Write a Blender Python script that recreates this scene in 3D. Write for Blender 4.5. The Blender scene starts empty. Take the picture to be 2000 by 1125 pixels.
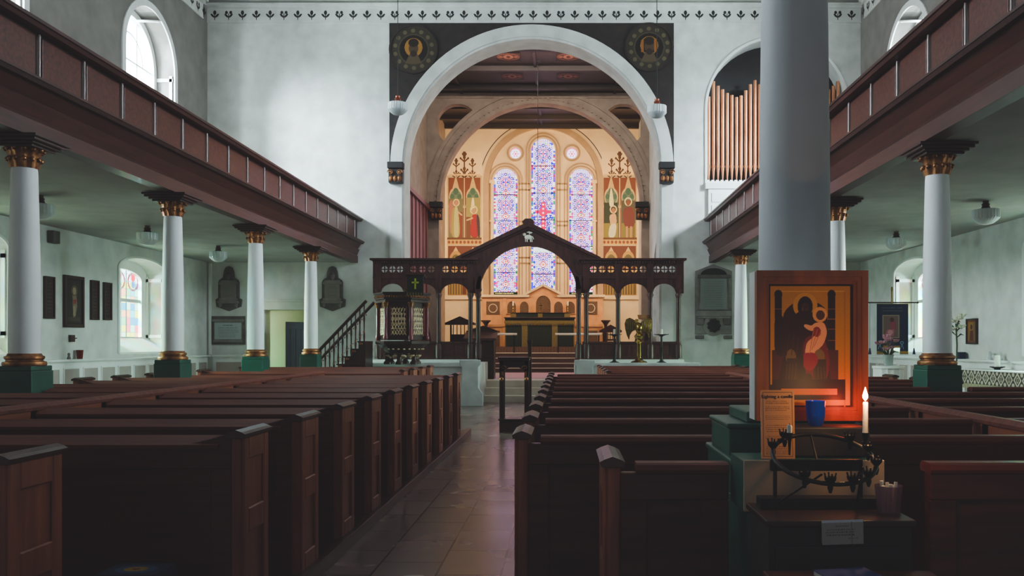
import bpy, bmesh, math, random
import numpy as np
from mathutils import Vector, Matrix
random.seed(7); RNG = np.random.default_rng(5)
PI = math.pi
S = bpy.context.scene
COL = S.collection
F = 1674.0; EYE = 1.42; AX = -0.83
def PX(px, D): return (px-1105.0)*D/F
def PZ(py, D): return EYE+(672.0-py)*D/F

# ------------------------------------------------------------------ helpers
def lin(c):
    c = np.asarray(c, float)/255.0
    return np.where(c <= 0.04045, c/12.92, ((c+0.055)/1.055)**2.4)
def L4(*c):
    r = lin(c); return (float(r[0]), float(r[1]), float(r[2]), 1.0)

MATS = {}
def new_mat(name):
    m = bpy.data.materials.new(name); m.use_nodes = True
    nt = m.node_tree; nt.nodes.clear()
    o = nt.nodes.new('ShaderNodeOutputMaterial')
    MATS[name] = m
    return m, nt, o
def principled(nt, o, **kw):
    b = nt.nodes.new('ShaderNodeBsdfPrincipled')
    for k, v in kw.items(): b.inputs[k].default_value = v
    nt.links.new(b.outputs[0], o.inputs[0]); return b
def noise_mat(name, c1, c2, scale=(6,6,6), rough=0.5, metal=0.0, detail=6, bump=0.0, coat=0.0, nscale=1.0, spec=0.5):
    m, nt, o = new_mat(name)
    b = principled(nt, o, Roughness=rough, Metallic=metal)
    b.inputs['Coat Weight'].default_value = coat
    b.inputs['Specular IOR Level'].default_value = spec
    tc = nt.nodes.new('ShaderNodeTexCoord'); mp = nt.nodes.new('ShaderNodeMapping')
    mp.inputs['Scale'].default_value = scale
    n = nt.nodes.new('ShaderNodeTexNoise'); n.inputs['Scale'].default_value = nscale; n.inputs['Detail'].default_value = detail
    r = nt.nodes.new('ShaderNodeValToRGB')
    r.color_ramp.elements[0].position = 0.3; r.color_ramp.elements[1].position = 0.72
    r.color_ramp.elements[0].color = c1; r.color_ramp.elements[1].color = c2
    nt.links.new(tc.outputs['Object'], mp.inputs['Vector']); nt.links.new(mp.outputs[0], n.inputs['Vector'])
    nt.links.new(n.outputs['Fac'], r.inputs['Fac']); nt.links.new(r.outputs[0], b.inputs['Base Color'])
    if bump:
        bp = nt.nodes.new('ShaderNodeBump'); bp.inputs['Strength'].default_value = bump; bp.inputs['Distance'].default_value = 0.02
        nt.links.new(n.outputs['Fac'], bp.inputs['Height']); nt.links.new(bp.outputs[0], b.inputs['Normal'])
    return m
def attr_mat(name, rough=0.6, emit=0.0, spec=0.3, clear=0):
    m, nt, o = new_mat(name)
    a = nt.nodes.new('ShaderNodeAttribute'); a.attribute_name = 'Col'
    if emit > 0:
        e = nt.nodes.new('ShaderNodeEmission'); e.inputs[1].default_value = emit
        nt.links.new(a.outputs['Color'], e.inputs[0]); nt.links.new(e.outputs[0], o.inputs[0])
        if clear:
            t = nt.nodes.new('ShaderNodeBsdfTransparent'); ms = nt.nodes.new('ShaderNodeMixShader'); ms.inputs[0].default_value = 1-clear
            nt.links.new(a.outputs['Color'], t.inputs[0]); nt.links.new(t.outputs[0], ms.inputs[1]); nt.links.new(e.outputs[0], ms.inputs[2]); nt.links.new(ms.outputs[0], o.inputs[0])
    else:
        b = principled(nt, o, Roughness=rough); b.inputs['Specular IOR Level'].default_value = spec
        nt.links.new(a.outputs['Color'], b.inputs['Base Color'])
    return m
def emit_mat(name, c, s, clear=0):
    m, nt, o = new_mat(name)
    e = nt.nodes.new('ShaderNodeEmission'); e.inputs[0].default_value = c; e.inputs[1].default_value = s
    tc = nt.nodes.new('ShaderNodeTexCoord'); n = nt.nodes.new('ShaderNodeTexNoise'); n.inputs['Scale'].default_value = 1.3
    mx = nt.nodes.new('ShaderNodeMix'); mx.data_type = 'RGBA'
    mx.inputs[6].default_value = (c[0]*.85, c[1]*.9, c[2]*.95, 1); mx.inputs[7].default_value = c
    nt.links.new(tc.outputs['Object'], n.inputs['Vector']); nt.links.new(n.outputs['Fac'], mx.inputs[0])
    nt.links.new(mx.outputs[2], e.inputs[0]); nt.links.new(e.outputs[0], o.inputs[0])
    if clear:                                              # hazy glass: part of the daylight passes straight through
        t = nt.nodes.new('ShaderNodeBsdfTransparent'); ms = nt.nodes.new('ShaderNodeMixShader'); ms.inputs[0].default_value = 1-clear
        nt.links.new(t.outputs[0], ms.inputs[1]); nt.links.new(e.outputs[0], ms.inputs[2]); nt.links.new(ms.outputs[0], o.inputs[0])
    return m

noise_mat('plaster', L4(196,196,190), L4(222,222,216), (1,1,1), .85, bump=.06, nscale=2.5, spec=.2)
noise_mat('plaster_side_shade', L4(118,114,109), L4(138,133,127), (1,1,1), .9, nscale=2, spec=.2)  # darker copy of plaster: shade on the upper side walls put into the colour
noise_mat('plaster_grey', L4(150,148,142), L4(170,166,160), (1,1,1), .9, nscale=2, spec=.2)
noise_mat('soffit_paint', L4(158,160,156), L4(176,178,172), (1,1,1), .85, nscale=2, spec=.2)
noise_mat('white_paint', L4(226,228,224), L4(238,238,234), (1,1,1), .5, nscale=3)
noise_mat('greige_paint', L4(168,156,148), L4(182,170,162), (1,1,1), .7, nscale=3)
noise_mat('wood', L4(64,26,20), L4(106,50,37), (1.2,14,14), .40, coat=.05, nscale=1.6, bump=.03, spec=.35)
noise_mat('wood_lengthwise', L4(52,23,18), L4(80,38,29), (14,1.0,14), .40, coat=.05, nscale=1.5, spec=.35)
noise_mat('wood_upright_lit', L4(124,62,42), L4(182,104,74), (10,10,1.0), .4, nscale=1.8, bump=.03)  # upright grain, lightened: light falling on the pew ends put into the colour
noise_mat('wood_dark', L4(40,20,17), L4(66,34,28), (8,8,1.5), .38, nscale=2)
noise_mat('wood_screen', L4(46,20,17), L4(84,42,34), (8,8,1.5), .45, nscale=2)
noise_mat('wood_partition', L4(120,60,40), L4(166,92,62), (10,1,10), .35, nscale=1.5)
noise_mat('wood_ceiling', L4(26,16,13), L4(42,25,19), (1.5,8,8), .55, nscale=1.5)
noise_mat('dark_paint', L4(24,22,22), L4(34,31,30), (3,3,3), .6)
noise_mat('spandrel_paint', L4(20,16,14), L4(46,33,27), (1,1,1), .7, nscale=5, detail=8)
noise_mat('green_paint', L4(8,78,64), L4(14,98,80), (2,2,2), .42, nscale=2)
noise_mat('column_white', L4(238,238,237), L4(248,248,248), (1,1,1), .55, nscale=2)
noise_mat('gold', L4(112,70,42), L4(190,128,80), (9,9,9), .38, metal=.75, nscale=2)
noise_mat('gold_bright', L4(176,150,112), L4(226,206,168), (9,9,9), .35, metal=.1, nscale=2)
noise_mat('brass', L4(150,120,60), L4(200,170,90), (5,5,5), .22, metal=1, nscale=2)
noise_mat('brass_dark', L4(84,68,36), L4(128,108,58), (5,5,5), .28, metal=1, nscale=2)
noise_mat('pipe_copper', L4(170,108,74), L4(214,150,108), (2,2,.6), .4, metal=.35, nscale=2)
noise_mat('iron', L4(16,16,17), L4(34,33,33), (8,8,8), .45, metal=.5, nscale=2)
noise_mat('stone_grey', L4(112,108,102), L4(142,138,130), (2,2,2), .75, nscale=3, bump=.05)
noise_mat('stone_dark', L4(80,76,72), L4(104,98,92), (2,2,2), .75, nscale=3)
noise_mat('marble_white', L4(200,204,202), L4(228,230,228), (1,1,1), .45, nscale=3)
noise_mat('step_stone', L4(202,192,176), L4(220,210,196), (1,1,1), .5, nscale=3)
noise_mat('carpet_pink', L4(222,166,186), L4(234,190,206), (6,6,6), .9, nscale=4)
noise_mat('carpet_dark', L4(84,58,54), L4(108,76,70), (6,6,6), .9, nscale=4)
noise_mat('cream_wall', L4(214,188,152), L4(226,200,164), (1,1,1), .8, nscale=2, spec=.2)
noise_mat('cream_moulding', L4(160,130,100), L4(178,148,116), (1,1,1), .8, nscale=2, spec=.2)  # darker beige of the arch ring; also paints in shade on the lancet mouldings
noise_mat('arch_timber', L4(140,122,108), L4(164,146,130), (1,1,1), .7, nscale=3)
noise_mat('reredos_stone', L4(206,146,96), L4(226,168,116), (1,1,1), .6, nscale=4)
noise_mat('reredos_dark', L4(70,50,34), L4(128,92,60), (14,14,14), .6, nscale=3)
noise_mat('panelling', L4(96,44,40), L4(130,66,58), (8,8,1), .4, nscale=1.5)
noise_mat('cloth_green', L4(14,28,20), L4(24,40,28), (4,4,4), .85, nscale=4)
noise_mat('cloth_gold', L4(92,80,40), L4(138,120,62), (14,14,14), .7, nscale=4)
noise_mat('cloth_navy', L4(18,30,58), L4(28,44,76), (4,4,4), .85, nscale=4)
noise_mat('wax', L4(232,226,208), L4(244,240,226), (2,2,2), .5)
noise_mat('opal_glass', L4(186,196,196), L4(212,220,220), (2,2,2), .25)
noise_mat('copper_fitting', L4(110,50,34), L4(150,76,54), (4,4,4), .35, metal=.7)
noise_mat('bronze_fitting', L4(58,38,34), L4(86,58,50), (4,4,4), .45, metal=.4)
noise_mat('beige_board', L4(178,158,134), L4(194,174,148), (1,1,1), .8, nscale=5)
noise_mat('icon_frame', L4(120,66,32), L4(168,98,48), (10,10,1.5), .38, coat=.2, nscale=2)
noise_mat('paper', L4(196,190,180), L4(214,208,198), (2,2,2), .85)
noise_mat('oxblood', L4(100,24,38), L4(132,38,52), (4,4,4), .3, coat=.4)
noise_mat('door_blue', L4(44,48,58), L4(58,62,72), (2,2,2), .55)
noise_mat('pale_door', L4(214,212,170), L4(228,226,186), (1,1,1), .6)
noise_mat('leaf', L4(40,66,36), L4(70,100,54), (4,4,4), .6)
noise_mat('petal_pink', L4(150,84,104), L4(206,150,160), (6,6,6), .6)
noise_mat('petal_white', L4(222,222,190), L4(244,244,226), (6,6,6), .6)
noise_mat('red_glass', L4(90,10,16), L4(130,22,28), (2,2,2), .15)
noise_mat('book_blue', L4(24,44,110), L4(40,66,150), (2,2,2), .4)
noise_mat('skirting_wood', L4(50,24,20), L4(76,38,30), (6,1,6), .3)
attr_mat('painted', .6); attr_mat('icon_paint', .42, spec=.5)
attr_mat('stained_glass', emit=1.15)
attr_mat('stained_glass_side', emit=4.5, clear=.5)
emit_mat('clear_pane', (0.80,0.93,1.0,1), 17.0)
emit_mat('clear_pane_dim', (0.80,0.93,1.0,1), 2.5)
emit_mat('clear_pane_east', (0.78,0.93,1.0,1), 9.0, .6)
emit_mat('flame', (1.0,0.62,0.22,1), 30.0)

def floor_mat():
    m, nt, o = new_mat('floor_tile')
    b = principled(nt, o, Roughness=.3)
    tc = nt.nodes.new('ShaderNodeTexCoord'); mp = nt.nodes.new('ShaderNodeMapping'); mp.inputs['Rotation'].default_value = (0,0,PI/2)
    br = nt.nodes.new('ShaderNodeTexBrick')
    br.inputs['Color1'].default_value = L4(130,110,105); br.inputs['Color2'].default_value = L4(142,122,116); br.inputs['Mortar'].default_value = L4(30,26,25)
    br.inputs['Scale'].default_value = 1.0; br.inputs['Mortar Size'].default_value = .007
    br.inputs['Brick Width'].default_value = .62; br.inputs['Row Height'].default_value = .40
    n = nt.nodes.new('ShaderNodeTexNoise'); n.inputs['Scale'].default_value = 1.6; n.inputs['Detail'].default_value = 3
    mx = nt.nodes.new('ShaderNodeMix'); mx.data_type = 'RGBA'; mx.blend_type = 'MULTIPLY'; mx.inputs[0].default_value = .3
    mr = nt.nodes.new('ShaderNodeMapRange'); mr.inputs['To Min'].default_value = .17; mr.inputs['To Max'].default_value = .34
    nt.links.new(tc.outputs['Object'], mp.inputs[0]); nt.links.new(mp.outputs[0], br.inputs['Vector']); nt.links.new(tc.outputs['Object'], n.inputs['Vector'])
    nt.links.new(br.outputs['Color'], mx.inputs[6]); nt.links.new(n.outputs['Color'], mx.inputs[7]); nt.links.new(mx.outputs[2], b.inputs['Base Color'])
    nt.links.new(n.outputs['Fac'], mr.inputs['Value']); nt.links.new(mr.outputs[0], b.inputs['Roughness'])
floor_mat()
def glass_mat(name, c, alpha=.35, rough=.08):
    m, nt, o = new_mat(name)
    b = principled(nt, o, Roughness=rough); b.inputs['Base Color'].default_value = c
    t = nt.nodes.new('ShaderNodeBsdfTransparent'); t.inputs[0].default_value = (c[0]*.5+.5, c[1]*.5+.5, c[2]*.5+.5, 1)
    mx = nt.nodes.new('ShaderNodeMixShader'); mx.inputs[0].default_value = alpha
    nt.links.new(t.outputs[0], mx.inputs[1]); nt.links.new(b.outputs[0], mx.inputs[2]); nt.links.new(mx.outputs[0], o.inputs[0])
glass_mat('blue_glass', L4(10,54,170), .85)
glass_mat('cup_plastic', L4(170,120,140), .28)
glass_mat('vase_glass', L4(200,214,210), .4)

def plate_mesh(loops, depth):
    cu = bpy.data.curves.new('tmp', 'CURVE'); cu.dimensions = '2D'; cu.fill_mode = 'BOTH'; cu.extrude = depth/2
    for lp in loops:
        sp = cu.splines.new('POLY'); sp.points.add(len(lp)-1)
        for p, q in zip(sp.points, lp): p.co = (q[0], q[1], 0, 1)
        sp.use_cyclic_u = True
    ob = bpy.data.objects.new('tmp', cu)
    me = bpy.data.meshes.new_from_object(ob)
    v = [tuple(x.co) for x in me.vertices]; f = [tuple(p.vertices) for p in me.polygons]
    bpy.data.objects.remove(ob); bpy.data.curves.remove(cu); bpy.data.meshes.remove(me)
    return v, f

class MB:
    def __init__(s): s.v = []; s.f = []; s.mi = []; s.cur = 0
    def mat(s, i): s.cur = i; return s
    def add(s, v, f):
        o = len(s.v); s.v += [tuple(p) for p in v]; s.f += [tuple(i+o for i in q) for q in f]; s.mi += [s.cur]*len(f); return s
    def box(s, x0, x1, y0, y1, z0, z1):
        v = [(x0,y0,z0),(x1,y0,z0),(x1,y1,z0),(x0,y1,z0),(x0,y0,z1),(x1,y0,z1),(x1,y1,z1),(x0,y1,z1)]
        return s.add(v, [(0,3,2,1),(4,5,6,7),(0,1,5,4),(1,2,6,5),(2,3,7,6),(3,0,4,7)])
    def cyl(s, p0, p1, r0, r1=None, n=12):
        r1 = r0 if r1 is None else r1
        p0 = Vector(p0); p1 = Vector(p1); d = (p1-p0).normalized()
        a = d.orthogonal().normalized(); b = d.cross(a); v = []
        for p, r in ((p0,r0),(p1,r1)):
            for i in range(n):
                t = 2*PI*i/n; v.append(p+a*(r*math.cos(t))+b*(r*math.sin(t)))
        f = [(i,(i+1)%n,n+(i+1)%n,n+i) for i in range(n)]+[tuple(range(n-1,-1,-1)),tuple(range(n,2*n))]
        return s.add(v, f)
    def lathe(s, prof, cx=0, cy=0, n=24, a0=0.0, flute=0.0, nf=0):
        v = []
        for r, z in prof:
            for i in range(n):
                t = a0+2*PI*i/n; rr = r*(1+flute*math.cos(nf*t)) if nf else r
                v.append((cx+rr*math.cos(t), cy+rr*math.sin(t), z))
        f = []
        for k in range(len(prof)-1):
            for i in range(n): f.append((k*n+i, k*n+(i+1)%n, (k+1)*n+(i+1)%n, (k+1)*n+i))
        f.append(tuple(range(n-1,-1,-1))); m = (len(prof)-1)*n; f.append(tuple(range(m, m+n)))
        return s.add(v, f)
    def tube(s, pts, r, n=8, closed=False):
        pts = [Vector(p) for p in pts]; N = len(pts); v = []; ref = None
        for i, p in enumerate(pts):
            if closed: d = (pts[(i+1)%N]-pts[i-1]).normalized()
            else: d = (pts[min(i+1,N-1)]-pts[max(i-1,0)]).normalized()
            if ref is None: ref = d.orthogonal().normalized()
            a = (ref-d*ref.dot(d)).normalized(); ref = a; b = d.cross(a)
            rr = r[i] if isinstance(r, (list,tuple)) else r
            for k in range(n):
                t = 2*PI*k/n; v.append(p+a*(rr*math.cos(t))+b*(rr*math.sin(t)))
        f = []
        for i in range(N if closed else N-1):
            j = (i+1)%N
            for k in range(n): f.append((i*n+k, i*n+(k+1)%n, j*n+(k+1)%n, j*n+k))
        if not closed: f += [tuple(range(n-1,-1,-1)), tuple(range((N-1)*n, N*n))]
        return s.add(v, f)
    def _map(s, plane, p, w):
        if plane == 'xz': return (p[0], w, p[1])
        if plane == 'yz': return (w, p[0], p[1])
        return (p[0], p[1], w)
    def prism(s, poly, plane, a, b):
        n = len(poly); v = [s._map(plane, p, a) for p in poly]+[s._map(plane, p, b) for p in poly]
        return s.add(v, [(i,(i+1)%n,n+(i+1)%n,n+i) for i in range(n)]+[tuple(range(n-1,-1,-1)),tuple(range(n,2*n))])
    def plate(s, loops, plane, a, b):
        v, f = plate_mesh(loops, abs(b-a)); c = (a+b)/2
        return s.add([s._map(plane, p, c+p[2]) for p in v], f)
    def ball(s, c, r, sc=(1,1,1), n=12, m=8):
        v = []; 
        for j in range(1, m):
            t = PI*j/m
            for i in range(n):
                a = 2*PI*i/n; v.append((c[0]+r*sc[0]*math.sin(t)*math.cos(a), c[1]+r*sc[1]*math.sin(t)*math.sin(a), c[2]+r*sc[2]*math.cos(t)))
        top = len(v); v += [(c[0],c[1],c[2]+r*sc[2]), (c[0],c[1],c[2]-r*sc[2])]
        f = []
        for j in range(m-2):
            for i in range(n): f.append((j*n+i, (j+1)*n+i, (j+1)*n+(i+1)%n, j*n+(i+1)%n))
        for i in range(n): f.append((top, i, (i+1)%n)); f.append((top+1, (m-2)*n+(i+1)%n, (m-2)*n+i))
        return s.add(v, f)
    def mesh(s, name, mats, smooth=None):
        me = bpy.data.meshes.new(name); me.from_pydata(s.v, [], s.f)
        if isinstance(mats, str): mats = [mats]
        for k in mats: me.materials.append(MATS[k])
        me.polygons.foreach_set('material_index', s.mi)
        bm = bmesh.new(); bm.from_mesh(me); bmesh.ops.recalc_face_normals(bm, faces=bm.faces); bm.to_mesh(me); bm.free()
        if smooth is not None:
            me.polygons.foreach_set('use_smooth', [True]*len(me.polygons)); me.set_sharp_from_angle(angle=math.radians(smooth))
        me.update(); return me
    def build(s, name, mats, parent=None, bev=0.0, smooth=None, seg=2):
        return link(name, s.mesh(name, mats, smooth), parent, bev, seg)
def link(name, me, parent=None, bev=0.0, seg=2):
    o = bpy.data.objects.new(name, me); COL.objects.link(o)
    if parent is not None: o.parent = parent
    if bev:
        md = o.modifiers.new('bevel', 'BEVEL'); md.width = bev; md.segments = seg; md.limit_method = 'ANGLE'; md.angle_limit = math.radians(40)
    return o
def tag(o, label, cat, group=None):
    o['label'] = label; o['category'] = cat
    if group: o['group'] = group
    return o
def thing(name, label, cat, loc=(0,0,0), rz=0, group=None):
    o = bpy.data.objects.new(name, None); COL.objects.link(o); o.empty_display_size = .2
    o.location = loc; o.rotation_euler = (0,0,rz); return tag(o, label, cat, group)
def struct(mb, name, mats, bev=0, smooth=None):
    o = mb.build(name, mats, None, bev, smooth); o['kind'] = 'structure'; return o
def sempty(name, loc=(0,0,0)):
    o = bpy.data.objects.new(name, None); COL.objects.link(o); o.location = loc; o['kind'] = 'structure'; return o
def dup(root, loc, rz=None, label=None, group=None):
    r = root.copy(); COL.objects.link(r); r.location = loc
    if rz is not None: r.rotation_euler = (0,0,rz)
    if label: r['label'] = label
    if group: r['group'] = group
    for ch in list(root.children):
        c = ch.copy(); COL.objects.link(c); c.parent = r
        for g in list(ch.children):
            d = g.copy(); COL.objects.link(d); d.parent = c
    return r
def arc(cx, cy, r, a0, a1, n=24, ry=None):
    ry = ry or r
    return [(cx+r*math.cos(math.radians(a0+(a1-a0)*i/n)), cy+ry*math.sin(math.radians(a0+(a1-a0)*i/n))) for i in range(n+1)]
def arched(cx, hw, z0, zs, rise=None, n=24):            # closed loop: arched opening
    return [(cx-hw, z0), (cx+hw, z0)] + arc(cx, zs, hw, 0, 180, n, rise)
def rect(x0, x1, z0, z1): return [(x0,z0),(x1,z0),(x1,z1),(x0,z1)]
def circ(cx, cz, r, n=24): return arc(cx, cz, r, 0, 360-360/n, n-1)

class Cv:                                                  # vertex-colour canvas, y down
    def __init__(s, w, h, nx, ny, bg, jitter=0.0):
        s.w, s.h, s.nx, s.ny = w, h, nx, ny
        s.X, s.Y = np.meshgrid(np.linspace(0, w, nx), np.linspace(0, h, ny))
        s.c = np.zeros((ny, nx, 3)); s.c[:] = lin(bg); s.jit = jitter
    def put(s, m, c, a=1.0): s.c[m] = s.c[m]*(1-a)+lin(c)*a; return s
    def rect(s, x0, x1, y0, y1, c, a=1.0): return s.put((s.X>=x0)&(s.X<=x1)&(s.Y>=y0)&(s.Y<=y1), c, a)
    def ell(s, cx, cy, rx, ry, c, a=1.0): return s.put(((s.X-cx)/rx)**2+((s.Y-cy)/ry)**2<=1, c, a)
    def ring(s, cx, cy, r0, r1, c, a=1.0):
        d = np.hypot(s.X-cx, s.Y-cy); return s.put((d>=r0)&(d<=r1), c, a)
    def spoly(s, pts, c, a=1.0):                           # polygon with rounded corners
        for _ in range(2):
            q = []
            for i in range(len(pts)):
                (x0,y0),(x1,y1) = pts[i], pts[(i+1)%len(pts)]
                q += [(.8*x0+.2*x1,.8*y0+.2*y1),(.2*x0+.8*x1,.2*y0+.8*y1)]
            pts = q
        return s.poly(pts, c, a)
    def poly(s, pts, c, a=1.0):
        m = np.zeros_like(s.X, bool); n = len(pts)
        for i in range(n):
            (x0,y0),(x1,y1) = pts[i], pts[(i+1)%n]
            if y0 == y1: continue
            t = ((y0>s.Y)!=(y1>s.Y))&(s.X < (x1-x0)*(s.Y-y0)/(y1-y0)+x0); m ^= t
        return s.put(m, c, a)
    def line(s, x0, y0, x1, y1, t, c, a=1.0):
        dx, dy = x1-x0, y1-y0; l2 = dx*dx+dy*dy
        k = np.clip(((s.X-x0)*dx+(s.Y-y0)*dy)/l2, 0, 1)
        return s.put(np.hypot(s.X-x0-k*dx, s.Y-y0-k*dy)<=t/2, c, a)
    def script(s, x0, x1, y0, y1, rows, c, a=.8, seed=1):  # illegible lines of small lettering
        r = np.random.default_rng(seed); h = (y1-y0)/rows
        for i in range(rows):
            ya = y0+i*h+h*.3; x = x0+r.random()*(x1-x0)*.08; xe = x1-r.random()*(x1-x0)*.15
            while x < xe:
                w = (x1-x0)*(.02+.07*r.random()); s.rect(x, min(x+w, xe), ya, ya+h*.42, c, a*(.6+.4*r.random())); x += w+(x1-x0)*.018
        return s
    def build(s, name, mat, parent, org, U, V, bend=None):
        # org: lower-left corner; U along width, V up
        org = np.array(org); U = np.array(U); V = np.array(V)
        P = org+(s.X/s.w)[...,None]*U+(1-s.Y/s.h)[...,None]*V
        me = bpy.data.meshes.new(name); v = P.reshape(-1,3)
        i = np.arange(s.nx*s.ny).reshape(s.ny, s.nx)
        q = np.stack([i[1:,:-1], i[1:,1:], i[:-1,1:], i[:-1,:-1]], -1).reshape(-1,4)
        me.from_pydata(v.tolist(), [], q.tolist())
        c = s.c.copy()
        if s.jit: c *= 1+s.jit*(RNG.random(c.shape[:2])[...,None]-.5)
        ca = me.color_attributes.new('Col', 'FLOAT_COLOR', 'POINT')
        ca.data.foreach_set('color', np.concatenate([c, np.ones(c.shape[:2]+(1,))], -1).astype('f4').ravel())
        me.materials.append(MATS[mat]); me.update()
        return link(name, me, parent)

# ------------------------------------------------------------------ camera
cam = bpy.data.cameras.new('camera'); co = bpy.data.objects.new('camera', cam); COL.objects.link(co)
co.location = (0,0,EYE); co.rotation_euler = (PI/2,0,0)
cam.sensor_fit = 'HORIZONTAL'; cam.sensor_width = 36; cam.lens = 36*F/2000
cam.shift_x = -105/2000; cam.shift_y = (672-562.5)/2000; cam.clip_end = 200
S.camera = co

# ------------------------------------------------------------------ setting: shell
XL, XR, YE, ZC = -9.2, 7.57, 22.0, 10.42
CX = -0.867                                               # chancel arch axis
WY = [18.9, 13.3, 7.6, 1.9]
struct(MB().box(XL-.6, XR+.6, -4, 21.9, -.2, 0), 'floor', 'floor_tile')
struct(MB().box(XL-.6, XR+.6, -4, YE+.7, ZC, ZC+.2), 'ceiling', 'plaster_grey')
for side, xw, sgn in (('left', XL, -1), ('right', XR, 1)):
    lo, up = [rect(-4, YE+.7, 0, 3.7)], [rect(-4, YE+.7, 3.7, ZC)]
    for wy in WY:
        up.append(arched(wy+.1, 1.12, 5.2, 7.72)); lo.append(arched(wy-.22, 1.03, 1.22, 3.0, .27))
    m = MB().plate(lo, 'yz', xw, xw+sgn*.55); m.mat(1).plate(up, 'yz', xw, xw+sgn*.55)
    struct(m, 'wall_'+side, ['plaster','plaster_side_shade'])
# east wall of the nave
AR = 3.34; ZS = 5.97
loops = [rect(XL, XR, 0, ZC), [(CX-AR,0.02),(CX+AR,0.02)]+arc(CX,ZS,AR,0,180,48)]
loops += [arched(5.43, 1.8, 5.55, 7.45)]
DX0, DX1, DZ = PX(515,22), PX(602,22), 2.3
loops += [rect(DX0, DX1, .02, DZ)]
struct(MB().plate(loops, 'xz', YE, YE+.7), 'wall_east', 'plaster')
# dark painted spandrel rectangle round the arch + white arch band
sp = [[(CX-3.66,ZS),(CX-3.66,PZ(45,22)),(CX+3.64,PZ(45,22)),(CX+3.64,ZS)]+arc(CX,ZS,3.5,0,180,48)]
struct(MB().plate(sp, 'xz', YE-.012, YE-.001), 'trim_1', 'spandrel_paint')
mb = MB()
ob = [(CX-3.62,.95),(CX-3.62,ZS)]+arc(CX,ZS,3.62,180,0,48)[1:]+[(CX+3.62,.95),(CX+3.32,.95)]+arc(CX,ZS,3.32,0,180,48)+[(CX-3.32,.95)]
mb.plate([ob], 'xz', YE-.10, YE-.013)
ob = [(CX-3.36,.95)]+arc(CX,ZS,3.36,180,0,48)+[(CX+3.36,.95),(CX+3.26,.95)]+arc(CX,ZS,3.26,0,180,48)+[(CX-3.26,.95)]
mb.plate([ob], 'xz', YE-.06, YE+.72)
struct(mb, 'trim_2', 'plaster', smooth=30)
# cornice with stencilled flowers
def cornice(name, run, fl):
    mb = MB(); 
    z0, z1 = PZ(43,22), PZ(17,22)
    for (d0, d1, a, b) in ((0,.03,z0-.03,z0),(0,.02,z0,z1),(0,.09,z1,z1+.05),(0,.16,z1+.05,z1+.09),(0,.22,z1+.16,z1+.22),(0,.30,z1+.22,ZC)):
        run(mb, d0, d1, a, b)
    mb.mat(1); fl(mb, (z0+z1)/2)
    struct(mb, name, ['plaster', 'dark_paint'])
def flower(mb, x, z, k, P):
    def disc(cx, cz, rx, rz, rot=0):
        pts = []
        for i in range(8):
            a = 2*PI*i/8; u = rx*math.cos(a); w = rz*math.sin(a); pts.append((cx+u*math.cos(rot)-w*math.sin(rot), cz+u*math.sin(rot)+w*math.cos(rot)))
        v = [P(p) for p in pts]; mb.add(v, [tuple(range(8))])
    disc(x, z-.04, .014, .10)
    for s in (-1,1): disc(x+s*.058, z-.015, .027, .068, -s*.75)
    if k%4 == 1:
        for s in (-1,1): disc(x+s*.055, z+.065, .038, .044)
    else: disc(x, z+.06, .042, .062)
cornice('trim_3', lambda m,d0,d1,a,b: m.box(XL, XR, YE-d1, YE-d0, a, b),
        lambda m,z: [flower(m, XL+.2+.355*k, z, k, lambda p: (p[0], YE-.0235, p[1])) for k in range(47)])
cornice('trim_4', lambda m,d0,d1,a,b: m.box(XL+d0, XL+d1, 8, YE-.3, a, b),
        lambda m,z: [flower(m, YE-.25-.355*k, z, k, lambda p: (XL+.0235, p[0], p[1])) for k in range(36)])
cornice('trim_5', lambda m,d0,d1,a,b: m.box(XR-d1, XR-d0, 8, YE-.3, a, b),
        lambda m,z: [flower(m, YE-.25-.355*k, z, k, lambda p: (XR-.0235, p[0], p[1])) for k in range(36)])

# windows of the side walls
def side_glass(seed, w=1.5, h=1.55):
    cv = Cv(90, 100, 90, 100, (214,236,214))
    pal = [(130,206,150),(206,222,110),(96,196,206),(226,176,140),(160,222,196),(80,160,196),(214,130,136)]
    r = np.random.default_rng(seed)
    for i in range(9):
        for j in range(10): cv.rect(i*10, i*10+10, j*10, j*10+10, pal[r.integers(len(pal))])
    cv.rect(0,90,0,22,(206,236,236))
    for cx in (14,45,76):
        cv.ring(cx, 20, 10, 13, (120,70,80)); cv.ell(cx, 14, 5, 6, (200,60,70)); cv.ell(cx, 24, 4, 5, (70,120,170))
    for i in range(1,9): cv.rect(i*10-.5, i*10+.5, 0, 100, (90,150,150), .7)
    for i in range(1,10): cv.rect(0, 90, i*10-.5, i*10+.5, (90,150,150), .7)
    for i in (30,60): cv.rect(i-1, i+1, 0, 100, (40,90,90))
    return cv
wn = 1
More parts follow.
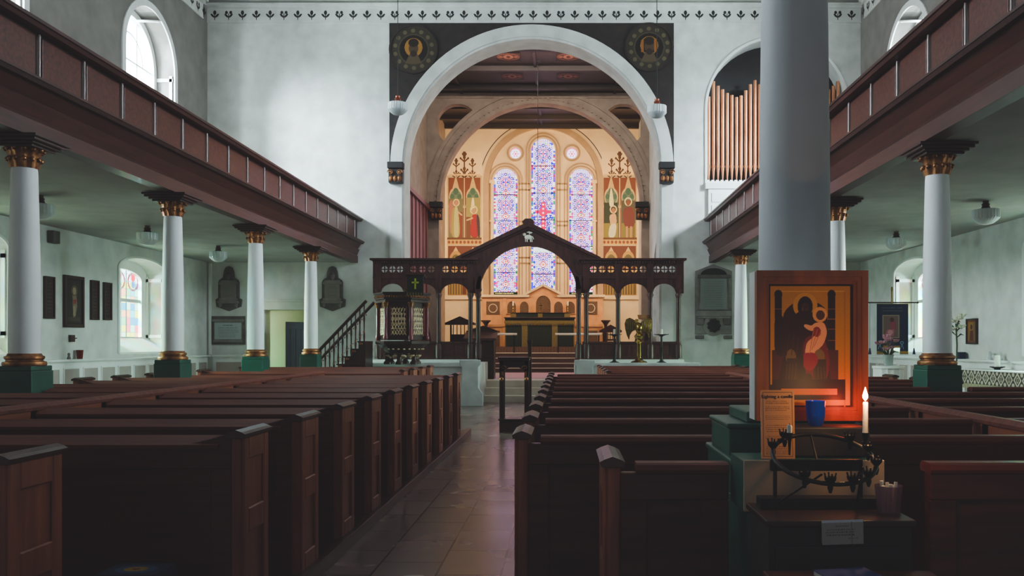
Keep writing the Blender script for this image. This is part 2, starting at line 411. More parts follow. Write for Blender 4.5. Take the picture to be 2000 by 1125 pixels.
for side, xw, sgn in (('left', XL, -1), ('right', XR, 1)):
    for wi, wy in enumerate(WY):
        xo = xw+sgn*.5
        # upper clear window
        e = sempty('window_%d' % wn, (xo, wy+.1, 5.2)); wn += 1
        MB().plate([arched(0, 1.118, .01, 2.52)], 'yz', sgn*.03, sgn*.045).build('pane', 'clear_pane_east' if wi == 0 else ('clear_pane' if wi == 1 or (wi == 2 and sgn < 0) else 'clear_pane_dim'), e)
        m = MB(); m.plate([arched(0,1.118,0,2.52), arched(0,.99,.12,2.50)], 'yz', -sgn*.1, sgn*.03)
        for u in (-.35,.35): m.box(-.02,.02,u-.014,u+.014,.1,3.45)
        for w in (.75,1.35,1.95,2.52): m.box(-.02,.02,-1,1,w-.014,w+.014)
        m.plate([arc(0,2.52,.62,0,180,20)+arc(0,2.52,.595,180,0,20)], 'yz', -.02, .02)
        m.build('frame', 'white_paint', e)
        # moulding round the opening, panels in the reveal
        m = MB(); m.plate([arched(0,1.26,.01,2.52), arched(0,1.12,-.01,2.52)], 'yz', -sgn*.53, -sgn*.5)
        for q in (-1,1):
            for a,b in ((.15,1.15),(1.3,2.3)): m.mat(1).box(-.36,-.08,q*1.115,q*1.1185,a,b) if sgn<0 else m.mat(1).box(-.44,-.14,q*1.115,q*1.1185,a,b)
            m.mat(0)
            for zz in (.02,1.19,2.36): m.box(min(0,-sgn*.48),max(0,-sgn*.48),q*1.09,q*1.118,zz,zz+.08)
            for xx in (.02,.40): m.box(min(-sgn*xx,-sgn*(xx+.07)),max(-sgn*xx,-sgn*(xx+.07)),q*1.09,q*1.118,.02,2.5)
        m.build('reveal_panel', ['white_paint','greige_paint'], e)
        # round boss at the crown of the reveal
        t = MB().lathe([(.02,0),(.26,0),(.26,.03),(.2,.05),(.2,.02),(.02,.02)], 0, 0, 20); 
        o = t.build('crown_boss', 'white_paint', e, smooth=30); o.location = (-sgn*.27, .35, 3.53); o.rotation_euler = (PI+.33, 0, 0)
        # lower leaded window
        if wi > 2: continue
        e = sempty('window_%d' % wn, (xo, wy-.22, 1.22)); wn += 1
        cv = side_glass(wn); cv.build('pane', 'stained_glass_side', e, (sgn*.03, sgn*-.86 if sgn<0 else -.86, .3), (0,1.72,0) if sgn>0 else (0,1.72,0), (0,0,1.62))
        if sgn < 0:
            e.children[-1].location = (0, -1.72, 0)
        m = MB(); m.plate([arched(0,1.028,0,1.78,.27), arched(0,.80,.36,1.62,.22)], 'yz', -sgn*.06, sgn*.02)
        m.box(-.04-sgn*.02,.0-sgn*.02,-.8,.8,1.13,1.2); m.box(-.02,0,-.015,.015,.36,1.84)
        m.build('frame', 'white_paint', e)
        m = MB(); m.plate([arched(0,1.10,.01,1.78,.31), arched(0,1.03,-.01,1.78,.27)], 'yz', -sgn*.525, -sgn*.5)
        for q in (-1,1):
            m.mat(1).box(min(-sgn*.13,-sgn*.40),max(-sgn*.13,-sgn*.40),q*1.018,q*1.022,.42,1.6); m.mat(0)
            for xx in (.04,.41): m.box(min(-sgn*xx,-sgn*(xx+.07)),max(-sgn*xx,-sgn*(xx+.07)),q*1.0,q*1.028,.3,1.75)
            for zz in (.34,1.62): m.box(min(-sgn*.04,-sgn*.48),max(-sgn*.04,-sgn*.48),q*1.0,q*1.028,zz,zz+.07)
        m.build('reveal_panel', ['white_paint','greige_paint'], e)
        MB().prism([(-sgn*.06,.34),(-sgn*.06,.0),(-sgn*.52,.0),(-sgn*.52,.03)], 'xz', -1.028, 1.028).build('sill', 'white_paint', e)

# dado panelling with a ledge
def dado(name, L, place):
    m = MB(); place(m, 0, L, 0, .09, 0, 1.10); place(m, 0, L, 0, .17, 1.10, 1.14); place(m, 0, L, .09, .115, 0, .16)
    n = max(1, int(L/.62)); w = L/n
    for k in range(n):
        a, b = k*w+.08, (k+1)*w-.08
        m.mat(1); place(m, a, b, .085, .094, .3, .96); m.mat(0)
        place(m, a-.025, a, .09, .106, .28, .98); place(m, b, b+.025, .09, .106, .28, .98)
        place(m, a, b, .09, .106, .96, .985); place(m, a, b, .09, .106, .275, .30)
    struct(m, name, ['white_paint','greige_paint'])
dado('baseboard_left', 19.6, lambda m,a,b,d0,d1,z0,z1: m.box(XL+d0, XL+d1, 2.2+a, 2.2+b, z0, z1))
dado('baseboard_right', 19.6, lambda m,a,b,d0,d1,z0,z1: m.box(XR-d1, XR-d0, 2.2+a, 2.2+b, z0, z1))
dado('baseboard_east', 1.2, lambda m,a,b,d0,d1,z0,z1: m.box(XL+.18+a, XL+.18+b, YE-d1, YE-d0, z0, z1))
struct(MB().box(-9.14,-9.08,YE-.06,YE-.001,1.15,3.48), 'trim_6', 'white_paint')

# doorway in the east wall
e = sempty('door_1', (0,YE,0))
m = MB(); m.plate([[(DX0-.2,0),(DX0-.2,DZ+.2),(DX1+.2,DZ+.2),(DX1+.2,0),(DX1,0),(DX1,DZ),(DX0,DZ),(DX0,0)]], 'xz', -.05, -.001)
m.box(DX0-.26, DX1+.26, -.09, -.001, DZ+.2, DZ+.26)
m.build('door_frame', 'plaster', e, bev=.01)
MB().box(DX0-.01, DX1+.01, .16, .20, 0, DZ+.01).build('passage_wall', 'pale_door', e)
m = MB(); m.box(0,.05,0,.62,0,1.98); 
for a in (.08,.24,.40): m.box(-.012,.06,a,a+.11,.25,1.8)
o = m.build('door_leaf', 'door_blue', e, bev=.006); o.location = (DX1-.02, -.02, 0); o.rotation_euler = (0,0,PI*.80)

# ------------------------------------------------------------------ dais, steps, chancel floor
WX0, WX1 = -1.99, .21
m = MB()
for a, b in ((-5.2, WX0-.0), (WX1, 3.05)):
    m.box(a, b, 19.6, 21.9, 0, .97); m.box(a-.02 if a<-3 else a, b if a<-3 else b+.02, 19.56, 19.8, .90, .99)
m.build('dais', 'marble_white', None, bev=.012)['kind'] = 'structure'
m = MB()
for k, y in enumerate((20.7, 21.05, 21.45)): m.box(WX0+.005, WX1-.005, y, 22.7, .17*k, .17*(k+1))
struct(m, 'steps', 'step_stone', bev=.008)
struct(MB().box(CX-3.5, CX+3.5, 21.9, 31, -.2, .509).mat(1).box(WX0+.05, WX1+.6, 22.7, 27.2, .509, .518), 'floor_chancel', ['step_stone','carpet_pink'])
m = MB()
for y, z in ((27.2,.66),(27.5,.81),(27.8,.97),(28.3,1.13)): m.mat(1).box(CX-3.5, CX+3.5, y, 31, .51 if z<.7 else z-.16, z-.02).mat(0).box(CX-3.5,CX+3.5,y-.02,31,z-.02,z)
struct(m, 'altar_steps', ['step_stone','carpet_dark'])
m = MB().mat(0).box(-2.9, 1.3, 29.2, 31, 1.13, 1.33)
for k in range(42): m.mat(1).box(-2.88+.1*k, -2.83+.1*k, 29.19, 29.2, 1.15, 1.31)
struct(m, 'altar_platform', ['carpet_dark','reredos_dark'])

# chancel shell
CWL, CWR, CZ = CX-3.5, CX+3.5, 9.33
m = MB().box(CWL-.3, CWL, 22.7, 31.6, 0, CZ)
struct(m, 'wall_chancel_left', 'arch_timber')
struct(MB().plate([rect(22.7,31.6,0,CZ), arched(24.6,1.25,.52,3.2)], 'yz', CWR, CWR+.3), 'wall_chancel_right', 'plaster')
struct(MB().box(CWR+2.2, CWR+2.3, 22.75, 27.5, 0, 5).box(CWR+.3,CWR+2.2,22.75,27.5,4.6,4.7).box(CWR+.3,CWR+2.3,27.5,27.6,0,5).box(CWR+.3,CWR+2.3,22.7,27.5,.4,.5), 'wall_side_chapel', 'plaster')
m = MB().box(CWL, CWL+.05, 22.75, 26.85, .51, 5.6).box(CWL, CWL+.14, 22.75, 26.85, 5.6, 5.72)
for k in range(7): m.box(CWL+.05, CWL+.08, 22.78+.62*k, 22.9+.62*k, .51, 5.6)
struct(m, 'trim_7', 'panelling', bev=.008)
m = MB().box(CWL-.3, CWR+.3, 22.7, 31.6, CZ, CZ+.2)
for y in (24.35, 26.1, 28.3, 29.6, 30.8): m.box(CWL, CWR, y, y+.16, CZ-.14, CZ)
for x in (CX-2.4, CX, CX+2.4): m.box(x-.04, x+.04, 22.7, 31.3, CZ-.05, CZ)
struct(m, 'ceiling_chancel', 'wood_ceiling')
# painted roof bosses
k = 0
names = ['left of centre in the nearer bay','right of centre in the nearer bay','left of centre in the farther bay','right of centre in the farther bay']
for y in (23.56, 25.27):
    for x in (-1.58, .07):
        cv = Cv(100,60,50,30,(58,34,26)); cv.ell(50,30,46,24,(150,84,58)).ell(50,30,40,19,(70,40,34)).ell(50,30,20,15,(196,120,86)).ell(50,30,9,8,(90,40,30))
        for q in (-1,1): cv.ell(50+q*30,30,8,6,(186,110,80))
        cv.c *= .5; o = cv.build('roof_painting', 'painted', None, (x-.34, y-.34, CZ-.02), (.68,0,0), (0,.68,0))
        tag(o, 'painted lozenge on the dark chancel ceiling, '+names[k], 'ceiling painting', 'painted lozenges on the chancel ceiling'); k += 1

# second arch across the chancel
c2, r2, zs2, y2 = -.80, 3.2, 5.85, 27.0
loops = [rect(CWL, CWR, .51, PZ(186,27)), [(c2-r2,.53),(c2+r2,.53)]+arc(c2,zs2,r2,0,180,48)]
for s in (-1,1):
    cx, cz = c2+s*2.62, PZ(240,27)-.05; pts = []
    for q in circ(cx, cz, .66, 40):
        d = math.hypot(q[0]-c2, q[1]-zs2)
        if d < r2+.42: q = (c2+(q[0]-c2)*(r2+.42)/d, zs2+(q[1]-zs2)*(r2+.42)/d)
        pts.append((max(CWL+.25, min(CWR-.25, q[0])), min(q[1], PZ(203,27))))
    loops.append(pts)
m = MB().plate(loops, 'xz', y2, y2+.35)
m.box(CWL, CWR, y2-.06, y2+.4, PZ(186,27)-.1, PZ(186,27)+.06)
m.plate([arc(c2,zs2,r2+.42,0,180,40)+arc(c2,zs2,r2+.30,180,0,40)], 'xz', y2-.05, y2)
m.plate([arc(c2,zs2,r2+.06,0,180,40)+arc(c2,zs2,r2-.05,180,0,40)], 'xz', y2-.05, y2+.4)
for i in range(64):
    a = math.radians(2+176*i/63); m.box(c2+(r2+.1)*math.cos(a)-.03, c2+(r2+.1)*math.cos(a)+.03, y2-.04, y2, zs2+(r2+.1)*math.sin(a)-.03, zs2+(r2+.1)*math.sin(a)+.03)
struct(m, 'wall_chancel_arch', 'arch_timber')

# east wall of the chancel
def E(px): return (px-1105)/54.0
def EZ(py): return EYE+(672-py)/54.0
bc, br, bz = E(1061), 1.97, EZ(358)
m = MB().plate([rect(CWL, CWR, 1.1, CZ), [(bc-br,2.6),(bc+br,2.6)]+arc(bc,bz,br,0,180,48)], 'xz', 31, 31.12)
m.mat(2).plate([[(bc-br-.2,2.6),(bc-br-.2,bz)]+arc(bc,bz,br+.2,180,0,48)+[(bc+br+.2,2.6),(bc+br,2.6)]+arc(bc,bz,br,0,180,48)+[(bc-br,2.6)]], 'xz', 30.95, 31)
m.mat(0)
lan = [(E(1060.5),.44,3.0,EZ(268)), (E(986.5),.44,3.1,EZ(327)), (E(1135),.43,3.1,EZ(327))]
rnd = [(E(1006),EZ(297)), (E(1117),EZ(297))]
loops = [rect(bc-br-.1, bc+br+.1, 2.5, CZ-.05)]
for cx, hw, z0, zt in lan: loops.append(arched(cx, hw, z0, zt-hw))
for cx, cz in rnd: loops.append(circ(cx, cz, .21))
m.plate(loops, 'xz', 31.13, 31.4)
for cx, hw, z0, zt in lan:
    for a, b in ((hw+.04, hw+.09),(hw+.15,hw+.19)):
        zz = zt-hw
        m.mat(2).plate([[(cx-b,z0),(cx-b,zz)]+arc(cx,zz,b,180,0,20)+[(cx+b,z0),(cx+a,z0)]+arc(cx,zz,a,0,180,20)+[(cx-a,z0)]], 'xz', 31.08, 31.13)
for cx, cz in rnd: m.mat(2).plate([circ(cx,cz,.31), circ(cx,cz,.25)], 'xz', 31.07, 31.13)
for cx in (E(1024), E(1098)):
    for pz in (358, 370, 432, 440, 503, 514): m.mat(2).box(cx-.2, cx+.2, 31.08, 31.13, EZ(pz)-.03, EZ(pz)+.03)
    m.mat(0).box(cx-.16, cx+.16, 31.09, 31.13, 3, EZ(358))
for cx in (bc-br+.12, bc+br-.12):
    m.mat(0).cyl((cx,31.06,2.6),(cx,31.06,bz),.06,n=10); m.box(cx-.1,cx+.1,30.97,31.12,bz,bz+.12); m.box(cx-.09,cx+.09,30.98,31.12,EZ(433),EZ(433)+.06)
m.mat(0).box(CWL, -2.9, 30.93, 31, EZ(585), EZ(577)); m.box(1.35, CWR, 30.93, 31, EZ(585), EZ(577))
for a0, a1 in ((8,62),(118,172)):
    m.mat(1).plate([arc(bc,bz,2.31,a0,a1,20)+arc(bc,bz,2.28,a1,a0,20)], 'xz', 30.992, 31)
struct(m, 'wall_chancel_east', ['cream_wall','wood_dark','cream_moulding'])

def lancet(w, h, central, seed):
    nx, ny = 100, int(100*h/w); H = 100*h/w
    cv = Cv(100, H, nx, ny, (236,226,242)); r = np.random.default_rng(seed)
    X, Y = cv.X, cv.Y
    # quarry lattice of dots
    pitch = 8.6
    gx = np.abs(((X-50)/pitch+.5)%1-.5); gy = np.abs((Y/pitch+.5)%1-.5)
    cv.put((gx**2+gy**2)<.06, (84,40,170)); cv.put((gx>.43)|(gy>.43), (190,90,170), .6)
    per = 92 if not central else 100
    n = int(H//per)+1
    for k in range(n):
        cy = per*(k+.6)
        base = (30,16,150) if central else (92,14,140)
        for q in range(12):
            a = 2*PI*q/12; cv.ell(50+29*math.cos(a), cy+33*math.sin(a), 6, 6.5, base if q%2 else (120,96,222)); cv.ell(50+29*math.cos(a), cy+33*math.sin(a), 2.6, 2.6, (250,240,252))
        cv.ring(50, cy, 20, 22.5, (206,70,120)); cv.ring(50, cy, 14, 17, (40,30,180) if central else (120,30,160))
        cv.rect(47.5,52.5,cy-13,cy+13,(80,30,170)); cv.rect(37,63,cy-2.5,cy+2.5,(80,30,170)); cv.ell(50,cy,4,4,(236,70,110))
        for sx in (-1,1):
            for sy in (-1,1): cv.ell(50+sx*9, cy+sy*9, 3.4, 3.4, (236,100,150)); cv.ell(50+sx*36, cy+sy*40, 5, 5, (60,60,200) if central else (206,80,160))
        yb = cy+per/2
        d = np.abs(X-50)/16+np.abs(Y-yb)/16
        cv.put((d<1.1)&(d>.8), (224,110,90)); cv.put(d<.45, (250,214,150)); cv.ell(50, yb, 3, 3, (216,50,80))
    for (px, py) in r.random((46,2)):
        cv.ell(14+72*px, py*H, 3, 3, [(70,70,210),(214,70,120),(96,190,140),(240,190,90)][r.integers(4)])
    if central:
        if True:
            y0, y1 = H*.39, H*.62
            for _ in range(90): cv.ell(12+76*r.random(), y0+(y1-y0)*r.random(), 4, 4, [(84,70,200),(140,70,190),(60,60,170),(236,230,250)][r.integers(4)])
            cv.rect(12,88,y1-22,y1+14,(96,40,56)); cv.ell(70,y1-8,5,5,(40,170,110))
            cv.rect(42,58,y0,y1,(214,28,84)); cv.ell(50,y0+40,18,17,(214,40,92)); cv.rect(18,82,y0+33,y0+46,(206,50,110))
            for k in range(8): cv.ell(50, y0+10+k*17, 4, 4, (250,200,214))
            cv.rect(12,88,H*.665,H*.70,(232,240,236)); cv.script(16,84,H*.668,H*.698,3,(90,150,130))
    # border of coloured tesserae
    pal = [(196,40,90),(70,80,214),(60,160,110),(240,220,160),(236,236,250),(150,70,200)]
    for side in (0,1):
        for j in range(int(H/7)+1):
            x0 = 0 if side == 0 else 90
            cv.rect(x0, x0+10, j*7, j*7+7, pal[r.integers(len(pal))])
    cv.rect(0,2.5,0,H,(90,90,226)); cv.rect(97.5,100,0,H,(224,60,130) if not central else (80,70,226))
    for k in range(1, int(H/100)+1): cv.rect(0,100,k*H/(H//100+.0)-1.6,k*H/(H//100)+1.6,(50,36,80))
    cv.rect(0,100,H-26,H,(38,58,40)); cv.script(6,94,H-24,H-3,3,(240,214,120),.95,seed)
    cv.c = cv.c**1.3
    return cv
wins = ['central', 'left', 'right']
for k, (cx, hw, z0, zt) in enumerate(lan):
    e = sempty('window_%d' % wn, (cx, 31.3, z0)); wn += 1
    lancet(2*hw+.02, zt-z0+.02, k == 0, 11+k).build('glass', 'stained_glass', e, (-hw-.01,0,-.01), (2*hw+.02,0,0), (0,0,zt-z0+.02))
for cx, cz in rnd:
    e = sempty('window_%d' % wn, (cx, 31.3, cz)); wn += 1
    cv = Cv(100,100,60,60,(248,232,244)); cv.ring(50,50,42,50,(214,60,110)).ring(50,50,34,37,(120,90,214))
    for q in range(6): cv.ell(50+20*math.cos(q*PI/3), 50+20*math.sin(q*PI/3), 7, 7, (206,110,170))
    cv.ell(50,50,8,8,(216,40,70)).build('glass', 'stained_glass', e, (-.22,0,-.22), (.44,0,0), (0,0,.44))

# painted wall panels either side of the windows
def mural(right):
    W, H = 80, 284; o = 296                                # photo rows 296..580
    cv = Cv(W, H, 160, 560, (228,200,158), .12)
    br = (92,62,40)
    def fin(cx, y, s):
        cv.rect(cx-1*s, cx+1*s, y, y+30*s, br)
        for dy, w in ((2,2.5),(8,6),(24,5),(30,7)):
            cv.ell(cx, y+dy*s-2, 2.4*s, 3*s, br)
            for q in (-1,1): cv.line(cx, y+dy*s+5*s, cx+q*w*s, y+dy*s, 2.2*s, br); cv.ell(cx+q*w*s, y+dy*s, 1.6*s, 1.6*s, br)
    fin(22,16,1.05); fin(40,2,1.4); fin(58,16,1.05)
    cv.rect(2,78,44,47,(214,176,122)); cv.rect(2,78,51,170,(140,80,54))
    for cx in (21,59):
        cv.poly([(cx-18,110),(cx,46),(cx+18,110)],(226,190,132)); cv.poly([(cx-15,112),(cx,60),(cx+15,112)],(196,120,84)); cv.ell(cx,66,4,4,(226,190,132))
        cv.rect(cx-16,cx+16,88,168,(120,128,96)); cv.ell(cx,88,15,18,(226,196,140)); cv.ell(cx,90,13,15,(116,132,110))
        for q in (-1,1): cv.ell(cx+q*8,88,5,5,(82,116,96))
        cv.ell(cx,78,6,7,(82,116,96))
    if not right:
        cv.rect(5,36,92,168,(128,120,86)); cv.spoly([(5,100),(14,92),(20,140),(8,168)],(188,120,104)); cv.rect(24,36,118,168,(140,66,44))
        cv.spoly([(12,110),(26,106),(32,168),(10,168)],(172,160,84)); cv.spoly([(18,108),(26,108),(28,168),(16,168)],(206,196,136))
        cv.ring(22,100,5,7.5,(240,214,150)); cv.ell(22,101,4,5,(206,140,104)); cv.line(26,118,34,124,3,(214,180,130))
        cv.rect(44,75,90,168,(168,156,88)); cv.rect(44,54,128,168,(120,70,44)); cv.spoly([(57,90),(61,90),(64,116),(54,116)],(250,240,190))
        cv.spoly([(56,124),(68,120),(74,168),(52,168)],(172,34,40)); cv.spoly([(66,120),(74,128),(75,168),(70,168)],(70,50,66))
        cv.ring(61,114,6,8.5,(244,222,150)); cv.ell(61,116,4.4,5.6,(206,150,110)); cv.line(58,130,46,134,3,(222,176,130))
    else:
        cv.rect(5,36,100,168,(56,64,44)); cv.rect(5,36,140,168,(150,136,60)); cv.spoly([(19,72),(23,72),(28,108),(16,108)],(250,236,180))
        cv.spoly([(16,124),(32,120),(34,142),(20,146)],(222,176,128)); cv.spoly([(18,142),(34,140),(30,168),(14,168)],(226,216,190))
        cv.ring(26,113,5.5,8,(244,222,160)); cv.ell(26,115,4,5,(190,120,84))
        cv.rect(44,75,96,140,(96,90,66)); cv.rect(44,75,140,168,(140,126,60)); cv.spoly([(46,112),(70,106),(74,142),(66,150),(50,148)],(124,58,52))
        cv.rect(54,58,146,168,(206,150,108)); cv.rect(63,67,146,168,(206,150,108)); cv.ring(59,98,6,8.5,(248,228,170)); cv.ell(59,100,4.4,6,(150,90,62))
        cv.line(73,100,71,168,1.4,(110,70,44))
    cv.rect(39,41,51,170,(236,206,150)); 
    for x in (3,77): cv.rect(x-1.4,x+1.4,44,284,(232,200,138))
    cv.rect(2,78,168,172,(110,70,40)); cv.rect(2,78,172,182,(222,176,96))
    for k in range(9): cv.ell(6+k*8.6,177,3,3,(150,80,48))
    cv.rect(4,76,184,284,(122,64,42))
    for cx in (21,59):
        cv.poly([(cx-17,214),(cx,186),(cx+17,214)],(232,196,130)); cv.ell(cx,212,14,18,(206,160,90)); cv.ell(cx,214,10,13,(120,104,64)); cv.ell(cx,220,6,7,(196,140,84))
        cv.rect(cx-15,cx+15,240,280,(176,140,72)); 
        for k in range(5): cv.rect(cx-12+k*6,cx-10+k*6,242,280,(96,76,44))
    cv.rect(2,78,232,238,(226,184,104)); cv.rect(4,76,279,284,(180,130,66))
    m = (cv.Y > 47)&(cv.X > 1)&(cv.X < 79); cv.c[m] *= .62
    return cv
for right, x0, lab in ((False, CWL+.05, 'tall gilded wall painting of two haloed robed figures, left of the stained glass windows'),
                       (True, 1.30, 'tall gilded wall painting of two bearded haloed figures, right of the stained glass windows')):
    o = mural(right).build('wall_painting', 'painted', None, (x0,30.99,EZ(580)), (1.30,0,0), (0,0,284/54))
    tag(o, lab, 'wall painting', 'gilded wall paintings beside the east window')
# spandrel roundels
for cx, cz, lab, sd in ((PX(808,22), PZ(97,22), 'dark painted roundel with a gilded head in the left spandrel of the big arch', 0), (PX(1268,22), PZ(93,22), 'dark painted roundel with a gilded head in the right spandrel of the big arch', 1)):
    t = thing('roundel', lab, 'roundel', (cx, YE-.013, cz), 0, 'painted roundels over the big arch')
    cv = Cv(100,100,110,110,(44,34,29)); cv.ell(50,50,50,50,(84,74,58)).ell(50,50,47,47,(70,62,50)).ell(50,50,33,33,(96,84,62)).ell(50,50,30,30,(30,24,24))
    for q in range(14):
        a = 2*PI*q/14+.2; cv.ell(50+40*math.cos(a), 50+40*math.sin(a), 4.5, 4.5, (124,112,82))
    cv.ell(50,46,19,20,(200,142,62)); cv.ell(50,46,17,18,(40,28,26)) if sd else None
    cv.ell(50,48,10,14,(104,78,58)); cv.ell(50,36,11,9,(52,38,32)); cv.poly([(32,80),(42,60),(58,60),(68,80)],(112,92,66)); cv.ell(50,59,7,7,(66,48,38))
    if sd: cv.rect(60,66,32,58,(190,120,54)); cv.rect(33,38,34,60,(190,120,54))
    cv.c *= .5
    m = cv.build('picture', 'painted', t, (-.6,-.012,-.6), (1.2,0,0), (0,0,1.2))
    bm = bmesh.new(); bm.from_mesh(m.data)
    bmesh.ops.delete(bm, geom=[f for f in bm.faces if f.calc_center_median().xz.length > .6], context='FACES'); bm.to_mesh(m.data); bm.free()
    MB().plate([circ(0,0,.63,40), circ(0,0,.585,40)], 'xz', -.04, -.0005).build('rim', 'spandrel_paint', t, smooth=30)

# arch corbel capitals
def corbel(loc, sgn, lab, s=1.0, mir=0):
    t = thing('corbel_capital', lab, 'capital', loc, 0, 'dark carved arch capitals')
    m = MB(); m.box(-.19*s,.19*s,-.24*s,0,.30*s,.46*s); m.box(-.165*s,.165*s,-.2*s,0,-.04*s,.3*s)
    m.build('block', 'dark_paint', t, bev=.02)
    g = MB()
    for q in (-1,1):
        pts = [( q*.11*s+q*.07*s*(1-i/20)*math.cos(i*.55), -.245*s, .2*s+.07*s*(1-i/20)*math.sin(i*.55)) for i in range(20)]
        g.tube(pts, .014*s, 6)
    for q in (-.1,0,.1): g.ball((q*s,-.205*s,.06*s), .05*s, (1,.6,1.5), 8, 6)
    g.build('leaf_scroll', 'gold', t, smooth=40)
    return t
corbel((CX-3.45,YE-.105,PZ(358,22)), 1, 'dark carved capital under the left foot of the big white arch', 1.06)
corbel((CX+3.43,YE-.105,PZ(358,22)), 1, 'dark carved capital under the right foot of the big white arch', 1.06)
corbel((c2-r2-.05,y2-.06,PZ(428,27)), 1, 'dark carved capital under the left foot of the inner brown arch', 1.1)
corbel((c2+r2-.02,y2-.06,PZ(428,27)), 1, 'dark carved capital under the right foot of the inner brown arch', 1.1)

# ------------------------------------------------------------------ galleries
def gallery(side, sgn, lab):
    t = thing('gallery', lab, 'gallery', (0,0,0), 0, 'side galleries')
    X = lambda u: AX+sgn*u
    y0, y1 = -3.0, 21.98
    wall = (abs(XL-AX) if sgn < 0 else abs(XR-AX))-.002
    def ex(poly, name, mat, bev=0): 
        MB().prism([(X(u), z) for u, z in poly], 'xz', y0, y1).build(name, mat, t, bev)
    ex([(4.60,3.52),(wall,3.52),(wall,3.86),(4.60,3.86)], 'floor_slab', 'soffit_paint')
    ex([(4.36,4.60),(4.66,4.60),(4.66,4.635),(4.62,4.66),(4.42,4.66),(4.36,4.635)], 'handrail', 'wood_lengthwise')
    ex([(4.40,4.56),(4.64,4.56),(4.64,4.60),(4.38,4.60)], 'rail_moulding', 'wood_lengthwise')
    ex([(4.52,4.06),(4.60,4.06),(4.60,4.56),(4.52,4.56)], 'parapet', 'wood_dark')
    ex([(4.33,4.02),(4.60,4.02),(4.60,4.07),(4.40,4.07),(4.33,4.045)], 'lower_moulding', 'wood_lengthwise')
    ex([(4.36,3.98),(4.60,3.98),(4.60,4.02),(4.34,4.02)], 'moulding_fillet', 'wood_dark')
    ex([(4.68,3.50),(4.68,3.52),(4.60,3.90),(4.60,3.98),(4.42,3.98),(4.50,3.86),(4.46,3.84),(4.52,3.70),(4.50,3.66),(4.50,3.50)], 'beam', 'wood_lengthwise')
    D = 21.6; k = 0
    pm = None
    while D > 2.2:
        a, b = D-.74, D
        pm = MB(); xa, xb = X(4.50), X(4.525); xa, xb = min(xa,xb), max(xa,xb)
        pm.box(xa, xb, a+.02, b-.02, 4.12, 4.53)
        pass
        pm.build('panel', 'wood_upright_lit' if False else 'wood', t, bev=.012)
        sm = MB(); sm.cyl((X(4.497), b+.035, 4.09), (X(4.497), b+.035, 4.55), .011, n=10); sm.build('bead', 'bead_highlight', t, smooth=60)
        D -= .81
    return t
noise_mat('bead_highlight', L4(206,186,180), L4(232,216,210), (8,8,1), .2, coat=.5, nscale=2)  # pale colour paints in the bright highlight along each bead
gallery('left', -1, 'left gallery with a dark red panelled wooden front, carried on columns')
gallery('right', 1, 'right gallery with a dark red panelled wooden front, passing behind the big column')

# ------------------------------------------------------------------ columns
def column(loc, lab, grp, zp=1.20, hp=.185, r0=.145, top=3.5, cap=True):
    t = thing('column', lab, 'column', loc, 0, grp)
    m = MB(); m.box(-hp,hp,-hp,hp,0,zp-.05); m.box(-hp-.02,hp+.02,-hp-.02,hp+.02,0,.12)
    m.box(-hp*.96,hp*.96,-hp*.96,hp*.96,zp-.05,zp); m.build('plinth', 'green_paint', t, bev=.008)
    MB().lathe([(r0+.05,zp),(r0+.055,zp+.02),(r0+.05,zp+.04),(r0+.02,zp+.05),(r0+.02,zp+.06),(r0+.035,zp+.075),(r0+.035,zp+.095),(r0+.015,zp+.105),(r0+.005,zp+.125)], n=32).build('base_ring', 'gold', t, smooth=40)
    r1 = r0*.80
    zc = top-.30
    pr = [(r0,zp+.12),(r0*.995,zp+.5),(r0*.96,zp+1.1)] + [(r1+.004,zc-.05),(r1,zc)]
    MB().lathe(pr, n=40).build('shaft', 'column_white', t, smooth=40)
    if cap:
        c = MB(); c.lathe([(r1+.005,zc),(r1+.02,zc+.06),(r1+.028,zc+.09),(r1+.012,zc+.1),(r1+.02,zc+.15),(r1+.06,zc+.2)], n=48, flute=.06, nf=12)
        for k in range(12):
            a = 2*PI*k/12; r = r1+.03
            for z, rr in ((zc+.085, r),(zc+.185, r+.022)): c.ball((rr*math.cos(a), rr*math.sin(a), z), .024, (1,1,1.1), 8, 6)
        c.build('capital', 'gold', t, smooth=50)
        a = MB()
        for h, z0, z1 in ((.20,zc+.19,zc+.215),(.235,zc+.215,zc+.24),(.275,zc+.24,zc+.27),(.30,zc+.27,zc+.30)): a.box(-h,h,-h,h,z0,z1)
        a.build('abacus', 'wood_dark', t, bev=.008)
    return t
g = 'slender gallery columns'
cL = column((-5.5,8.71,0), 'white column on a green plinth under the left gallery, nearest the camera', g)
for D, n in ((12.0,'second from the camera'),(15.2,'third from the camera, beside the pale doorway'),(18.5,'farthest from the camera, beside the pulpit stair')):
    dup(cL, (-5.5,D,0), 0, 'white column on a green plinth under the left gallery, '+n)
for D, n in ((9.07,'nearest the camera, right of the banner'),(12.46,'seen just right of the big column'),(19.24,'farthest, beside the big memorial tablet')):
    dup(cL, (3.93,D,0), 0, 'white column on a green plinth under the right gallery, '+n)

